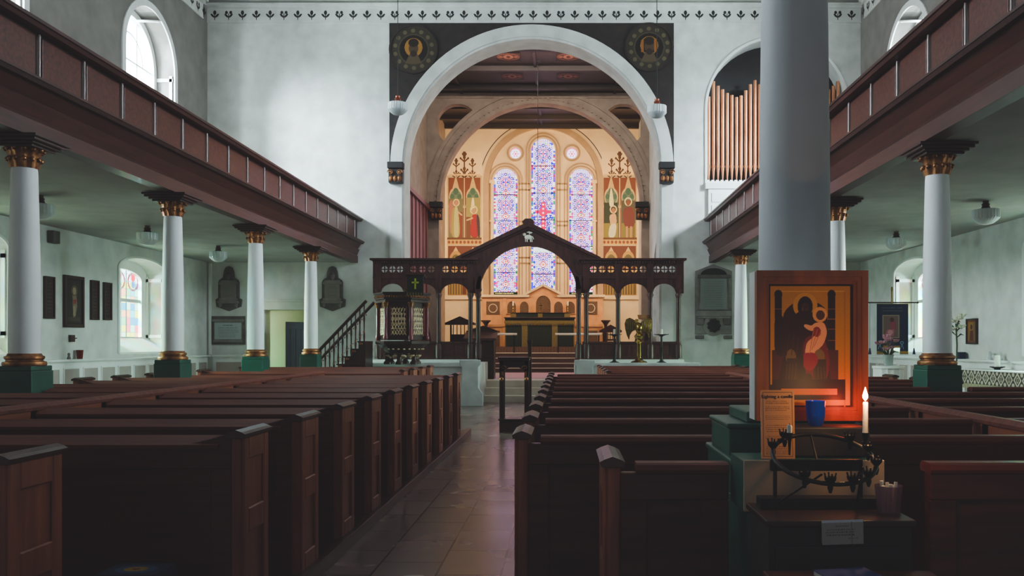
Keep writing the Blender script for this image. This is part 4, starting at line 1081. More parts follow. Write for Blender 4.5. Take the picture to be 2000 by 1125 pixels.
for px in (1001,1025,1091,1114):
    xx = E(px)+.8; MB().plate([arched(xx,.155,rz_(612),rz_(600),.2)], 'xz', -.02, -.001).build('niche', 'reredos_dark', t); MB().plate([arched(xx,.19,rz_(613),rz_(600),.24), arched(xx,.155,rz_(612),rz_(600),.2)], 'xz', -.04, -.001).build('niche_moulding', 'reredos_stone', t)
MB().plate([arched(0,.26,rz_(612),rz_(594),.30)], 'xz', -.02, -.001).build('niche', 'reredos_dark', t)
MB().plate([arched(0,.36,rz_(613),rz_(594),.42), arched(0,.26,rz_(612),rz_(594),.30)], 'xz', -.05, -.001).build('niche_moulding', 'reredos_stone', t)
# altar
t = thing('altar', 'altar dressed in a black-green frontal with gold orphreys', 'altar', (-.90,29.62,1.33))
hw = 1.2; za = EZ(624)-1.33+.04
MB().box(-hw,hw,0,.75,0,za-.04).build('frontal', 'cloth_green', t, bev=.01)
for a, b in ((-.62,-.42),(.42,.62),(-hw,-hw+.03),(hw-.03,hw)): MB().box(a,b,-.012,-.001,.0,za-.2).build('orphrey', 'cloth_gold', t)
m = MB(); m.box(-hw-.02,hw+.02,-.03,.76,za-.22,za-.12)
for k in range(48): m.box(-hw+.05*k,-hw+.05*k+.028,-.03,-.01,za-.28,za-.22)
m.build('fringe', 'cloth_gold', t)
MB().box(-hw-.03,hw+.03,-.04,.78,za-.04,za).build('altar_top', 'wood_dark', t, bev=.006)
t2 = thing('altar_shelf', 'dark green draped shelf standing at the back of the altar', 'shelf', (-.90,30.2,1.33+za))
MB().box(-1.05,1.05,0,.16,0,.16).build('front', 'cloth_green', t2); MB().box(-.08,.08,-.01,-.001,0,.16).box(-1.05,-.85,-.01,-.001,0,.16).box(.85,1.05,-.01,-.001,0,.16).build('gold_band', 'cloth_gold', t2); MB().box(-1.1,1.1,-.02,.18,.16,.18).build('top_board', 'wood_dark', t2)
zs_ = 1.33+za+.18
for px, lab in ((1002,'brass altar candlestick left of the altar cross'),(1109,'brass altar candlestick right of the altar cross')):
    t = thing('candlestick', lab, 'candlestick', (PX(px,30.25),30.26,zs_), 0, 'altar candlesticks')
    MB().lathe([(.08,0),(.08,.015),(.03,.05),(.02,.1),(.035,.12),(.02,.15),(.018,.22),(.05,.235),(.02,.25)], n=12).build('stick', 'brass', t, smooth=40)
    MB().cyl((0,0,.25),(0,0,.40),.025,n=10).build('candle', 'wax', t, smooth=40)
t = thing('altar_cross', 'small brass cross standing in the middle of the altar shelf', 'cross', (PX(1056.5,30.25),30.26,zs_))
MB().lathe([(.09,0),(.09,.015),(.04,.05),(.02,.09),(.03,.11),(.015,.13)], n=12).build('foot', 'brass', t, smooth=40)
MB().box(-.014,.014,-.012,.012,.12,.34).box(-.07,.07,-.012,.012,.24,.268).build('cross', 'brass', t, bev=.004)
# communion rails
for a, b, lab in ((-2.45,-1.62,'brass communion rail left of the altar'),(-.35,1.2,'brass communion rail right of the altar')):
    t = thing('communion_rail', lab, 'rail', (0,28.5,1.13), 0, 'communion rails')
    MB().cyl((a,0,.62),(b,0,.62),.035,n=10).build('rail', 'brass_pale', t, smooth=40) if False else MB().cyl((a,0,.62),(b,0,.62),.035,n=10).build('rail', 'marble_white', t, smooth=40)
    for x in (a+.1,b-.1):
        MB().cyl((x,0,0),(x,0,.6),.022,n=8).build('standard', 'iron', t, smooth=40)
for px, lab in ((949,'tall wooden flower pedestal left of the reredos'),(1183,'tall wooden flower pedestal right of the reredos')):
    t = thing('flower_pedestal', lab, 'pedestal', (PX(px,30.2),30.2,1.33-.2+.0), 0, 'wooden pedestals beside the reredos')
    MB().box(-.16,.16,-.16,.16,1.08,1.13).build('top', 'wood_screen', t, bev=.006)
    MB().lathe([(.12,0),(.12,.04),(.06,.08),(.055,.95),(.08,1.0),(.14,1.08)], n=12).build('pillar', 'wood_screen', t, smooth=40)

# ------------------------------------------------------------------ organ
t = thing('organ', 'pipe organ of copper-coloured pipes in the arched recess at the right', 'organ', (5.43,22.05,5.55))
m = MB().box(-1.79,1.79,.5,.55,0,3.7); m.build('back_board', 'dark_paint', t)
tops = [190,160,169,176,183,187,191,188,178,166,160,170]
for k in range(30):
    x = -1.73+.1193*k
    kk = k if k < 15 else 29-k
    py = ([190,160,169,176,183,187,191,188,178,166,158,166,174,180,184])[kk]
    h = PZ(py,22.2)-5.55
    m = MB().lathe([(.012,.08),(.042,.40),(.045,.42),(.045,h),(.036,h),(.036,h-.04)], x, .12, 12)
    m.box(x-.028,x+.028,.068,.085,.42,.50); m.build('pipe', 'pipe_copper', t, smooth=40)
m = MB()
for k in range(30): m.box(-1.79+.1193*k,-1.72+.1193*k,.04,.2,.04,.10)
m.box(-1.8,1.8,.02,.45,0,.06); m.build('pipe_rack', 'white_paint', t)
m = MB().box(-1.8,1.8,.18,.2,.45,.50); m.build('rail', 'gold_bright', t)
m = MB().box(-1.86,1.86,-.15,-.055,-.16,0); m.box(-1.78,1.78,-.12,-.055,-.87,-.16)
for k in range(5): m.box(-1.7+.7*k,-1.08+.7*k,-.135,-.12,-.5,-.26); m.box(-1.7+.7*k,-1.08+.7*k,-.135,-.12,-.82,-.58)
m.build('case_front', 'white_paint', t, bev=.008)
struct(MB().box(3.5,7.4,YE+.7,YE+.75,5,10).box(3.55,3.6,YE+.05,YE+.7,5.5,9.6).box(7.25,7.3,YE+.05,YE+.7,5.5,9.6), 'wall_organ_recess', 'dark_paint') if False else None
m = MB().plate([[(5.43-1.86,5.55)]+arc(5.43,7.45,1.86,180,0,30)+[(5.43+1.86,5.55),(5.43+1.8,5.55)]+arc(5.43,7.45,1.8,0,180,30)+[(5.43-1.8,5.55)]], 'xz', YE-.03, YE-.001)
struct(m, 'trim_8', 'white_paint')

# ------------------------------------------------------------------ hanging and ceiling lamps
def lamp(loc, lab, grp, r=.175, rod=None, fit='bronze_fitting'):
    t = thing('pendant_lamp', lab, 'lamp', loc, 0, grp)
    MB().lathe([(.02,-.35),(r*.5,-.335),(r*.8,-.295),(r*.98,-.262),(r,-.25),(r,-.135),(r*.97,-.128),(.05,-.124)], n=96, flute=.02, nf=24).build('shade', 'opal_glass', t, smooth=28)
    MB().lathe([(.07,-.14),(.085,-.125),(.06,-.10),(.05,-.07),(.06,-.05),(.04,-.03),(.045,0)], n=16).build('fitting', fit, t, smooth=40)
    if rod: MB().cyl((0,0,-.01),(0,0,rod),.007,n=6).build('rod', 'iron', t)
    return t
ga = 'glass lamps under the gallery ceilings'
for D, lab in ((12.1,'glass ceiling lamp under the left gallery, half hidden by the nearest column'),(15.2,'pleated glass ceiling lamp under the left gallery, left of the second column'),(18.3,'pleated glass ceiling lamp under the left gallery, between second and third columns')):
    lamp((-7.42,D,3.519), lab, ga)
lamp((6.16,12.57,3.519), 'pleated glass ceiling lamp under the right gallery, nearest, at the right edge', ga, .185)
lamp((6.17,16.0,3.519), 'pleated glass ceiling lamp under the right gallery, left of the nearest column', ga, .175)
lamp((PX(777,15.8),15.8,PZ(226,15.8)+.36), 'white pleated pendant lamp hanging before the left side of the big arch', 'pendant lamps in the nave', .175, ZC-PZ(226,15.8)-.37, 'copper_fitting')
lamp((PX(1283,15.8),15.8,PZ(232,15.8)+.36), 'white pleated pendant lamp hanging before the right side of the big arch', 'pendant lamps in the nave', .175, ZC-PZ(232,15.8)-.37, 'copper_fitting')
t = thing('sanctuary_lamp', 'thin chain of the sanctuary lamp hanging from the dark chancel ceiling', 'lamp', (PX(1050.5,24),24,CZ))
zb = PZ(466,24)-CZ
MB().cyl((0,0,-.01),(0,0,zb+.12),.008,n=6).build('chain', 'iron', t)
MB().lathe([(.01,zb-.1),(.06,zb-.06),(.08,zb+.02),(.07,zb+.03),(.01,zb+.1)], n=14).build('bowl', 'brass', t, smooth=40)
MB().lathe([(.02,-.03),(.1,-.02),(.1,0)], n=14).build('ceiling_rose', 'dark_paint', t)

# ------------------------------------------------------------------ memorial tablets
def urn_tablet(px, lab, sd):
    t = thing('memorial_tablet', lab, 'memorial', (PX(px,22),YE-.001,PZ(608,22)), 0, 'grey memorial tablets on the east wall')
    k = .01314
    out = [(0,0),(.32,.12),(.34,.30),(.27,.34),(.27,.74),(.24,.80),(.15,.86),(.13,1.02),(.09,1.12),(0,1.16)]
    poly = [(x, z) for x, z in out]+[(-x, z) for x, z in reversed(out[1:-1])]
    MB().prism(poly, 'xz', -.05, 0).build('backing', 'stone_dark', t, bev=.01)
    MB().box(-.23,.23,-.10,-.05,.26,.33).box(-.27,.27,-.12,-.05,.20,.26).build('shelf', 'stone_grey', t, bev=.008)
    cv = Cv(60,60,60,60,(126,122,112)); cv.script(6,54,6,54,8,(84,80,74),.6,sd); cv.build('inscription', 'painted', t, (-.18,-.081,.34), (.36,0,0), (0,0,.34))
    MB().box(-.19,.19,-.08,-.05,.33,.69).build('slab', 'stone_grey', t)
    MB().box(-.24,.24,-.12,-.05,.69,.75).box(-.2,.2,-.1,-.05,.75,.79).build('cornice', 'stone_grey', t, bev=.008)
    MB().lathe([(.03,.79),(.04,.81),(.075,.88),(.075,.93),(.04,.97),(.02,1.0)], 0, -.06, 14).build('urn', 'stone_dark', t, smooth=40)
    m = MB()
    for s in (-1,1): m.prism([(s*.18,.20),(s*.24,.20),(s*.22,.08),(s*.17,.14)], 'xz', -.09, -.05)
    m.build('bracket', 'stone_grey', t)
urn_tablet(448, 'grey urn-topped memorial tablet above the rectangular plaque, left of the doorway', 3)
urn_tablet(650, 'grey urn-topped memorial tablet between the last left column and the pulpit stair', 4)
t = thing('wall_plaque', 'rectangular grey stone plaque with an inscribed pale centre, left of the doorway', 'memorial', (PX(447,22),YE-.001,PZ(673,22)))
MB().box(-.43,.43,-.04,0,0,.73).build('backing', 'stone_dark', t, bev=.01)
cv = Cv(100,64,140,90,(168,176,176)); cv.script(30,70,6,14,1,(70,74,74),.9,2); cv.script(10,90,16,58,7,(96,100,100),.7,6); cv.build('inscription', 'painted', t, (-.34,-.061,.14), (.68,0,0), (0,0,.42))
MB().box(-.36,.36,-.06,-.04,.11,.58).build('slab', 'stone_grey', t); MB().box(-.4,.4,-.09,-.04,.58,.65).build('moulding', 'stone_grey', t, bev=.01); MB().box(-.38,.38,-.08,-.04,.06,.11).build('moulding', 'stone_grey', t, bev=.01)
t = thing('memorial_tablet', 'large grey memorial tablet with a round crest, right of the chancel screen', 'memorial', (PX(1393,22),YE-.001,PZ(662,22)))
MB().prism([(-.47,.12),(.47,.12),(.47,1.74),(0,1.92),(-.47,1.74)], 'xz', -.04, 0).build('backing', 'stone_grey', t, bev=.01)
cv = Cv(100,110,110,130,(134,140,138)); cv.script(8,92,6,104,12,(104,108,106),.6,9); cv.build('inscription', 'painted', t, (-.33,-.081,.76), (.66,0,0), (0,0,.78))
MB().prism([(-.37,.74),(.37,.74),(.34,1.56),(-.34,1.56)], 'xz', -.08, -.04).build('slab', 'stone_grey', t)
MB().box(-.45,.45,-.14,-.04,.58,.72).box(-.41,.41,-.11,-.04,.53,.58).build('shelf', 'stone_grey', t, bev=.01)
MB().box(-.42,.42,-.13,-.04,1.56,1.64).build('cornice', 'stone_dark', t, bev=.01)
MB().plate([arc(0,1.64,.33,0,180,20,.17)], 'xz', -.09, -.04).build('pediment', 'dark_paint', t)
m = MB().plate([circ(0,.34,.27,28)], 'xz', -.08, -.04); m.build('crest_disc', 'stone_grey', t)
m = MB().ball((0,-.09,.34),.15,(1,.3,1),16,8)
for q in range(9): a = 2*PI*q/9; m.ball((.13*math.cos(a),-.1,.34+.13*math.sin(a)),.05,(1,.5,1),8,6)
m.build('crest', 'dark_paint', t, smooth=50)
m = MB()
for s in (-1,1): m.box(s*.34-.09,s*.34+.09,-.12,-.04,.36,.53); m.box(s*.36-.11,s*.36+.11,-.13,0,0,.09)
m.build('bracket', 'stone_dark', t, bev=.02)

# ------------------------------------------------------------------ left wall pictures and ledge things
def wall_pic(y0, y1, z0, z1, lab, cvf, fw=.03, x=XL, sgn=1, grp=None):
    t = thing('picture', lab, 'picture', (x+sgn*.001,y0,z0), 0, grp); w, h = y1-y0, z1-z0
    MB().plate([rect(0,w,0,h), rect(fw,w-fw,fw,h-fw)], 'yz', 0, sgn*.05).build('frame', 'wood_dark', t, bev=.006)
    if sgn > 0: o = cvf.build('image', 'painted', t, (.03, fw, fw), (0,w-2*fw,0), (0,0,h-2*fw))
    else: o = cvf.build('image', 'painted', t, (-.03, w-fw, fw), (0,-(w-2*fw),0), (0,0,h-2*fw))
def strip(c): 
    cv = Cv(40,100,24,60,(52,40,36)); cv.rect(6,34,6,94,c); cv.script(8,32,8,92,9,(110,90,70),.35,int(c[0])); return cv
gp_ = 'narrow framed panels on the left wall'
wall_pic(15.08,15.37,1.87,2.62,'narrow dark framed panel left of the tall picture on the left wall',strip((44,30,30)),.03,XL,1,gp_)
cv = Cv(60,100,60,100,(40,34,32)); cv.rect(4,56,4,96,(52,46,40)); cv.poly([(24,34),(38,30),(42,60),(36,80),(26,80)],(120,104,84)); cv.ell(31,26,7,8,(150,132,104)); cv.ring(31,26,9,12,(96,84,60)); cv.poly([(26,46),(38,44),(38,54),(27,56)],(130,48,46)); cv.rect(28,31,60,84,(160,144,116)); cv.rect(33,36,60,82,(140,124,98)); cv.rect(8,52,84,92,(70,60,48))
wall_pic(15.67,16.30,1.73,2.69,'tall dark framed picture of a standing pale figure on the left wall',cv,.06)
wall_pic(16.56,16.83,1.89,2.66,'narrow dark framed panel just right of the tall picture on the left wall',strip((48,30,28)),.03,XL,1,gp_)
wall_pic(17.02,17.30,1.90,2.65,'narrow dark framed panel nearest the leaded window on the left wall',strip((46,28,30)),.03,XL,1,gp_)
t = thing('wall_switch', 'small dark switch box on the left wall below the tall picture', 'switch', (XL+.001,15.85,1.46)); MB().box(0,.05,0,.14,0,.13).build('box', 'bronze_fitting', t, bev=.006); MB().cyl((.03,.14,.065),(.03,.22,.07),.01,n=6).build('lever', 'iron', t)
o = MB().box(XL+.001,XL+.12,15.2,15.4,3.22,3.44).build('speaker', 'stone_dark', None, bev=.01); tag(o, 'small grey loudspeaker high on the left wall above the pictures', 'speaker')
o = MB().box(XR-.12,XR-.001,17.2,17.42,3.1,3.36).build('speaker', 'stone_dark', None, bev=.01); tag(o, 'small grey loudspeaker high on the right wall under the gallery', 'speaker')
t = thing('votive_glass', 'small red votive glass on the left wall ledge', 'candle holder', (XL+.1,16.05,1.14)); MB().lathe([(.05,0),(.06,.12),(.065,.17),(.055,.17),(.045,.02)], n=16).build('glass', 'red_glass', t, smooth=40); MB().cyl((0,0,.02),(0,0,.08),.035,n=12).build('candle', 'wax', t)
o = MB().lathe([(.03,0),(.035,.02),(.02,.06),(.025,.1),(.012,.12)], XL+.1, 15.7, 12).build('figurine', 'stone_grey', None, smooth=40); o.location = (0,0,1.14); tag(o, 'tiny grey figurine on the left wall ledge beside the red glass', 'ornament')

# ------------------------------------------------------------------ right aisle things
t = thing('processional_banner', 'dark blue church banner with a pictured figure hanging from a cross pole at the right', 'banner', (PX(1742,16.3),16.3,0))
zb = lambda py: PZ(py,16.3); hw = .30
MB().lathe([(.16,0),(.16,.03),(.04,.06),(.018,.1)], n=14).cyl((0,0,.05),(0,0,zb(567)),.016,n=8).ball((0,0,zb(565)),.03,(.7,.7,1.6),8,6).build('pole', 'brass', t, smooth=40)
MB().cyl((-.48,0,zb(591)),(.48,0,zb(591)),.012,n=8).ball((-.49,0,zb(591)),.02,n=8,m=6).ball((.49,0,zb(591)),.02,n=8,m=6).build('cross_bar', 'wood_dark', t, smooth=40)
cv = Cv(60,106,120,212,(22,36,66),.1)
cv.rect(0,60,0,2,(120,100,60)); cv.script(10,50,6,18,2,(90,90,96),.7,3); cv.rect(11,43,24,72,(150,132,112)); cv.rect(13,41,26,70,(112,92,84))
cv.ell(29,34,4,5,(84,50,46)); cv.poly([(24,40),(36,36),(38,54),(26,56)],(150,66,84)); cv.poly([(20,54),(34,54),(32,68),(14,68)],(176,96,110)); cv.ell(26,60,5,5,(196,140,140))
cv.script(14,42,76,84,1,(60,84,126),.9,8)
for x in (6,48):
    cv.ring(x,82,2,3.4,(120,160,186)); cv.line(x,85,x-3,95,1,(120,160,186)); cv.line(x,85,x+3,95,1,(120,160,186))
cv.rect(0,12,99,105,(170,130,60)); cv.rect(44,60,99,105,(170,130,60)); cv.rect(12,44,88,92,(176,136,66))
o = cv.build('cloth', 'painted', t, (-hw,-.03,zb(692)), (2*hw,0,0), (0,0,zb(593)-zb(692)))
bm = bmesh.new(); bm.from_mesh(o.data); zlim = zb(680)
bmesh.ops.delete(bm, geom=[f for f in bm.faces if -hw+.125 < f.calc_center_median().x < hw-.16 and f.calc_center_median().z < zb(679.5)], context='FACES'); bm.to_mesh(o.data); bm.free()
for s in (-1,1): MB().cyl((s*.42,0,zb(591)),(s*.42,0,zb(682)),.004,n=5).lathe([(.012,zb(680)),(.03,zb(692)),(.01,zb(692))], s*.42, 0, 8).build('tassel', 'cloth_navy', t, smooth=40)
def blossom(m, c, r, n=6, tilt=0):
    for k in range(n):
        a = 2*PI*k/n+tilt; d = Vector((math.cos(a), math.sin(a)*.8, .55)).normalized(); e = Vector(c)+d*r
        m.tube([c, tuple(Vector(c)+d*r*.55), tuple(e)], [r*.12, r*.3, r*.05], 6)
t = thing('flower_vase', 'glass vase of pink and mauve lilies on a white stand below the banner', 'flowers', (PX(1735,15.4),15.4,1.03))
MB().lathe([(.07,0),(.08,.02),(.085,.16),(.1,.2),(.09,.2),(.07,.03)], n=16).build('vase', 'vase_glass', t, smooth=40)
m = MB(); r_ = random.Random(3); p = MB()
for k in range(11):
    a = r_.random()*2*PI; q = .05+.17*r_.random(); c = (q*math.cos(a), q*math.sin(a)*.6, .28+.24*r_.random()); m.tube([(0,0,.04),(c[0]*.4,c[1]*.4,.2),c], .006, 5); blossom(p, c, .085, 6, r_.random())
for k in range(10):
    a = r_.random()*2*PI; m.tube([(0,0,.16),(.1*math.cos(a),.1*math.sin(a),.26),(.19*math.cos(a),.19*math.sin(a),.24)], [.008,.02,.003], 6)
m.build('leaves', 'leaf', t, smooth=50); p.build('blossom', 'petal_pink', t, smooth=50)
t = thing('flower_stand', 'white pleated drum stand under the vase of lilies', 'stand', (PX(1735,15.4),15.4,0)); MB().lathe([(.26,0),(.25,.98),(.2,.985)], n=48, flute=.04, nf=16).build('drum', 'white_paint', t, smooth=50); MB().lathe([(.28,.985),(.28,1.03),(.02,1.03)], n=32).build('top', 'white_paint', t)
t = thing('lily_stem', 'tall white lily stem in a slender holder against the right wall', 'flowers', (7.2,PX(1868,1)*0+7.2*F/763,0)); ly = 7.2*F/763
MB().lathe([(.12,0),(.1,.03),(.025,.06),(.02,1.0)], n=12).build('holder', 'white_paint', t, smooth=40)
m = MB(); zz = lambda py: PZ(py,ly); m.tube([(0,0,.9),(.01,0,1.4),(-.01,0,zz(632))], .014, 6); 
for k in range(8): a = k*2.2; z = zz(660)+.04*k; m.tube([(0,0,z),(.08*math.cos(a),.08*math.sin(a),z+.07),(.14*math.cos(a),.14*math.sin(a),z+.05)], [.006,.016,.003], 6)
m.build('stem', 'leaf', t, smooth=50)
m = MB(); 
for c in ((.1,0,zz(618)),(-.08,0,zz(630)),(.03,-.05,zz(624)),(.09,0,zz(640)),(-.1,-.03,zz(645))): blossom(m, c, .1, 6, c[0]*9)
m.build('blossom', 'petal_white', t, smooth=50)
cv = Cv(60,80,50,70,(120,76,40)); cv.rect(6,54,6,74,(150,104,50)); cv.ell(28,24,8,10,(80,48,34)); cv.poly([(14,74),(20,36),(38,36),(44,74)],(96,44,40)); cv.ring(28,24,10,13,(176,128,60)); cv.rect(40,50,10,70,(120,90,56),.6)
wall_pic(15.72,16.12,PZ(672,15.8),PZ(622,15.8),'small gilded icon panel on the right wall above the cloth-covered table',cv,.03,XR,-1)
t = thing('covered_table', 'long table with a black and cream damask frontal along the right wall', 'table', (6.98,11.6,0))
cv = Cv(350,30,350,60,(70,66,58)); cv.rect(0,350,0,22,(64,62,54))
for k in range(14):
    cx = 12.5+25*k
    d = np.abs((cv.X-cx))/11+np.abs(cv.Y-11)/11; cv.put((d<1.05)&(d>.72), (206,200,176)); cv.ell(cx,11,3.4,4.6,(176,168,140)); cv.ell(cx,11,1.6,2.6,(56,54,48)); cv.ell(cx+12.5,3,4,3,(190,184,158)); cv.ell(cx+12.5,19,4,3,(190,184,158))
for k in range(70): cv.rect(k*5,k*5+2.4,22,30,(196,190,150)); cv.rect(k*5+2.4,k*5+5,22,30,(66,80,56))
cv.build('frontal', 'painted', t, (-.012,3.5,.66), (0,-3.5,0), (0,0,.31))
MB().box(-.01,.5,0,3.5,.95,.99).build('table_top', 'white_paint', t, bev=.006)
for x in (.05,.42):
    for y in (.08,3.36): MB().box(x,x+.06,y,y+.06,0,.95).build('leg', 'wood_dark', t)
MB().box(0,.48,.02,3.48,.66,.95).build('apron', 'wood_dark', t)
t = thing('pillar_candle', 'white pillar candle on a dark saucer on the table by the right wall', 'candle', (7.2,14.3,.99)); MB().lathe([(.05,0),(.05,.02),(.12,.045),(.12,.055),(.03,.05)], n=16).build('saucer', 'iron', t, smooth=40); MB().cyl((0,0,.05),(0,0,.24),.045,n=16).build('candle', 'wax', t, smooth=40)
o = MB().box(XR-.17,XR-.05,16.1,16.24,1.14,1.27).build('box', 'cloth_navy', None, bev=.008); tag(o, 'small dark blue box on the right wall ledge', 'box')
for k, (yy, n) in enumerate(((15.1,'left'),(14.75,'right'))):
    o = MB().lathe([(.05,0),(.055,.02),(.03,.06),(.035,.11),(.015,.15)], XR-.1, yy, 12).build('figurine', 'marble_white', None, smooth=40); o.location = (0,0,1.14); tag(o, 'small white figurine on the right wall ledge below the icon, %s one of two' % n, 'ornament', 'white figurines on the right ledge')

# ------------------------------------------------------------------ icon, candle stand, shelf in the right foreground
ID = 3.2
ix0, ix1, iz0, iz1 = PX(1478,ID), PX(1696,ID), PZ(822,ID), PZ(528,ID)
t = thing('icon', 'gold icon of an enthroned mother and child, glowing red, on the big column', 'icon', (ix0,ID,iz0))
W, H = ix1-ix0, iz1-iz0; k_ = ID/F
MB().box(0,W,.035,.128,0,H).build('backing', 'white_paint', t)
m = MB(); fw = 26*k_
for a, b, y in ((0,12,0),(12,20,.008),(20,26,.018)):
    m.plate([rect(a*k_,W-a*k_,a*k_,H-a*k_), rect(b*k_,W-b*k_,b*k_,H-b*k_)], 'xz', y, .036)
m.build('frame', 'icon_frame', t, bev=.004)
ox, oy = 1504, 554
w_, h_ = 166, 242
cv = Cv(w_, h_, 250, 360, (206,146,52), .22)
P = lambda pts: [(x-ox, y-oy) for x, y in pts]
cv.rect(0,4,0,h_,(40,22,14)); cv.rect(w_-4,w_,0,h_,(40,22,14)); cv.rect(0,w_,0,4,(40,22,14)); cv.rect(0,w_,h_-3,h_,(60,24,16))
cv.rect(14,16,14,h_,(236,176,70)); cv.rect(14,w_-14,13,15,(236,176,70)); cv.rect(w_-16,w_-14,14,h_,(190,126,44))
dk, mar = (46,22,20), (70,28,28)
for a, b in ((1517,1531),(1622,1636)):
    cv.rect(a-ox,b-ox,576-oy,745-oy,dk); cv.ell((a+b)/2-ox,574-oy,8,9,dk)
    for y in (602,622,642,664,684): cv.rect(a-ox,b-ox,y-oy,y-oy+1.5,(150,96,66))
cv.rect(1512-ox,1642-ox,684-oy,742-oy,(84,28,28)); cv.spoly(P([(1531,612),(1556,588),(1562,604),(1560,640),(1531,700)]),(60,26,24)); cv.spoly(P([(1622,606),(1600,588),(1594,604),(1600,690),(1622,700)]),(60,26,24))
cv.ell(1577-ox,596-oy,24,25,(222,164,66)); cv.ell(1577-ox,598-oy,15,20,(40,20,22)); cv.ell(1577-ox,601-oy,8,11,(76,42,30))
cv.spoly(P([(1562,606),(1592,606),(1612,640),(1620,700),(1632,760),(1520,760),(1534,700),(1542,640)]),(52,22,26)); cv.spoly(P([(1570,660),(1612,650),(1626,700),(1622,740),(1600,752),(1580,748)]),(120,30,44))
cv.ell(1606-ox,614-oy,14.5,15,(240,176,104)); cv.ell(1607-ox,615-oy,8.5,9.5,(92,52,40))
cv.spoly(P([(1596,630),(1614,628),(1621,648),(1614,672),(1596,690),(1588,700),(1582,694),(1576,690),(1580,668),(1594,658),(1598,646),(1586,646),(1574,638),(1576,632),(1590,636)]),(246,178,130)); cv.ell(1600-ox,648-oy,8,10,(150,44,48))
cv.ell(1549-ox,698-oy,10,16,(120,96,56)); cv.ell(1605-ox,698-oy,11,16,(128,104,60)); cv.rect(1541-ox,1562-ox,700-oy,752-oy,(58,34,24)); cv.rect(1594-ox,1618-ox,702-oy,752-oy,(58,34,24)); cv.spoly(P([(1572,690),(1596,688),(1604,704),(1594,722),(1582,726),(1572,714)]),(160,26,60)); cv.spoly(P([(1562,690),(1574,690),(1574,730),(1590,730),(1594,752),(1562,752)]),(44,26,22)); [cv.line(1541+k*6-ox,712-oy,1538+k*6-ox,752-oy,1.2,(84,62,40)) for k in range(4)]; [cv.line(1596+k*6-ox,716-oy,1596+k*7-ox,752-oy,1.2,(90,66,42)) for k in range(4)]; [cv.line(1546+k*9-ox,650+k*4-oy,1540+k*10-ox,694-oy,1.3,(78,36,36)) for k in range(4)]; cv.line(1572-ox,600-oy,1572-ox,606-oy,1.6,(120,74,52)); cv.line(1566-ox,598-oy,1571-ox,598-oy,1.2,(26,14,14)); cv.line(1575-ox,598-oy,1581-ox,598-oy,1.2,(26,14,14)); [cv.line(1594-ox+k*7,640-oy+k*3,1586-ox+k*4,690-oy-k*6,1.2,(206,120,84)) for k in range(3)]; cv.spoly(P([(1516,620),(1531,612),(1540,640),(1534,700),(1516,690)]),(48,24,22))
cv.rect(1512-ox,1656-ox,742-oy,752-oy,dk); cv.rect(1503-ox,1656-ox,752-oy,782-oy,(50,22,18)); cv.rect(1530-ox,1640-ox,760-oy,772-oy,(226,130,60)); cv.rect(1535-ox,1630-ox,775-oy,781-oy,(30,16,14))
cv.build('painting', 'icon_paint', t, (26*k_,.03,26*k_), (W-52*k_,0,0), (0,0,H-52*k_))

BD = 2.95
t = thing('display_box', 'cream-fronted green box on the column plinth behind the iron candle ring', 'box', (PX(1453,BD),BD,PZ(1000,BD)))
bw, bh = PX(1728,BD)-PX(1453,BD), PZ(899,BD)-PZ(1000,BD)
MB().box(0,bw,0,.012,0,bh).build('front_board', 'beige_board', t, bev=.003)
MB().box(0,bw,.013,.235,0,bh-.004).build('carcass', 'green_paint', t)
zt = PZ(899,BD)
o = MB().box(PX(1550,3.04),PX(1700,3.04),3.04,3.17,zt,zt+.105).build('black_box', 'dark_paint', None, bev=.006); tag(o, 'plain black box behind the candle ring with the blue glass on it', 'box')
t = thing('votive_glass', 'glowing cobalt blue votive glass below the icon', 'candle holder', (PX(1593,3.1),3.1,zt+.105))
MB().lathe([(.022,0),(.029,.01),(.034,.045),(.036,.09),(.032,.09),(.029,.05),(.02,.012)], n=28).build('glass', 'blue_glass', t, smooth=40)
MB().cyl((0,0,.012),(0,0,.035),.02,n=14).build('candle', 'wax', t)
# prayer card
t = thing('prayer_card', 'tall tan prayer card with printed lines leaning left of the candle ring', 'card', (PX(1487,2.99),2.99,zt)); t.rotation_euler = (-.06,0,0)
cw, ch = PX(1553,2.99)-PX(1487,2.99), PZ(762,2.99)-zt
cv = Cv(66,136,160,330,(196,150,112)); 
for a, b in ((4,5.2),): cv.rect(a,66-a,a,b,(110,70,48)); cv.rect(a,66-a,136-b,136-a,(110,70,48)); cv.rect(a,b,a,136-a,(110,70,48)); cv.rect(66-b,66-a,a,136-a,(110,70,48))
for y0, y1, n, s_ in ((20,28,2,1),(32,42,3,2),(50,60,3,3),(68,84,4,5),(90,104,4,6),(110,128,5,7)): cv.script(8,58,y0,y1,n,(104,66,48),.8,s_)
cv.build('sheet', 'painted', t, (0,-.001,0), (cw,0,0), (0,0,ch)); MB().box(0,cw,0,.004,0,ch).build('backing', 'paper', t)
tc = bpy.data.curves.new('heading', 'FONT'); tc.body = 'Lighting a candle'; tc.size = .0165; tc.align_x = 'CENTER'; tc.extrude = .0003
to = bpy.data.objects.new('tmp', tc); COL.objects.link(to); bpy.context.view_layer.update(); me = bpy.data.meshes.new_from_object(to); bpy.data.objects.remove(to); me.materials.clear(); me.materials.append(MATS['wood_dark'])
o = link('heading', me, t); o.location = (cw/2,-.002,ch-.028); o.rotation_euler = (PI/2,0,0)
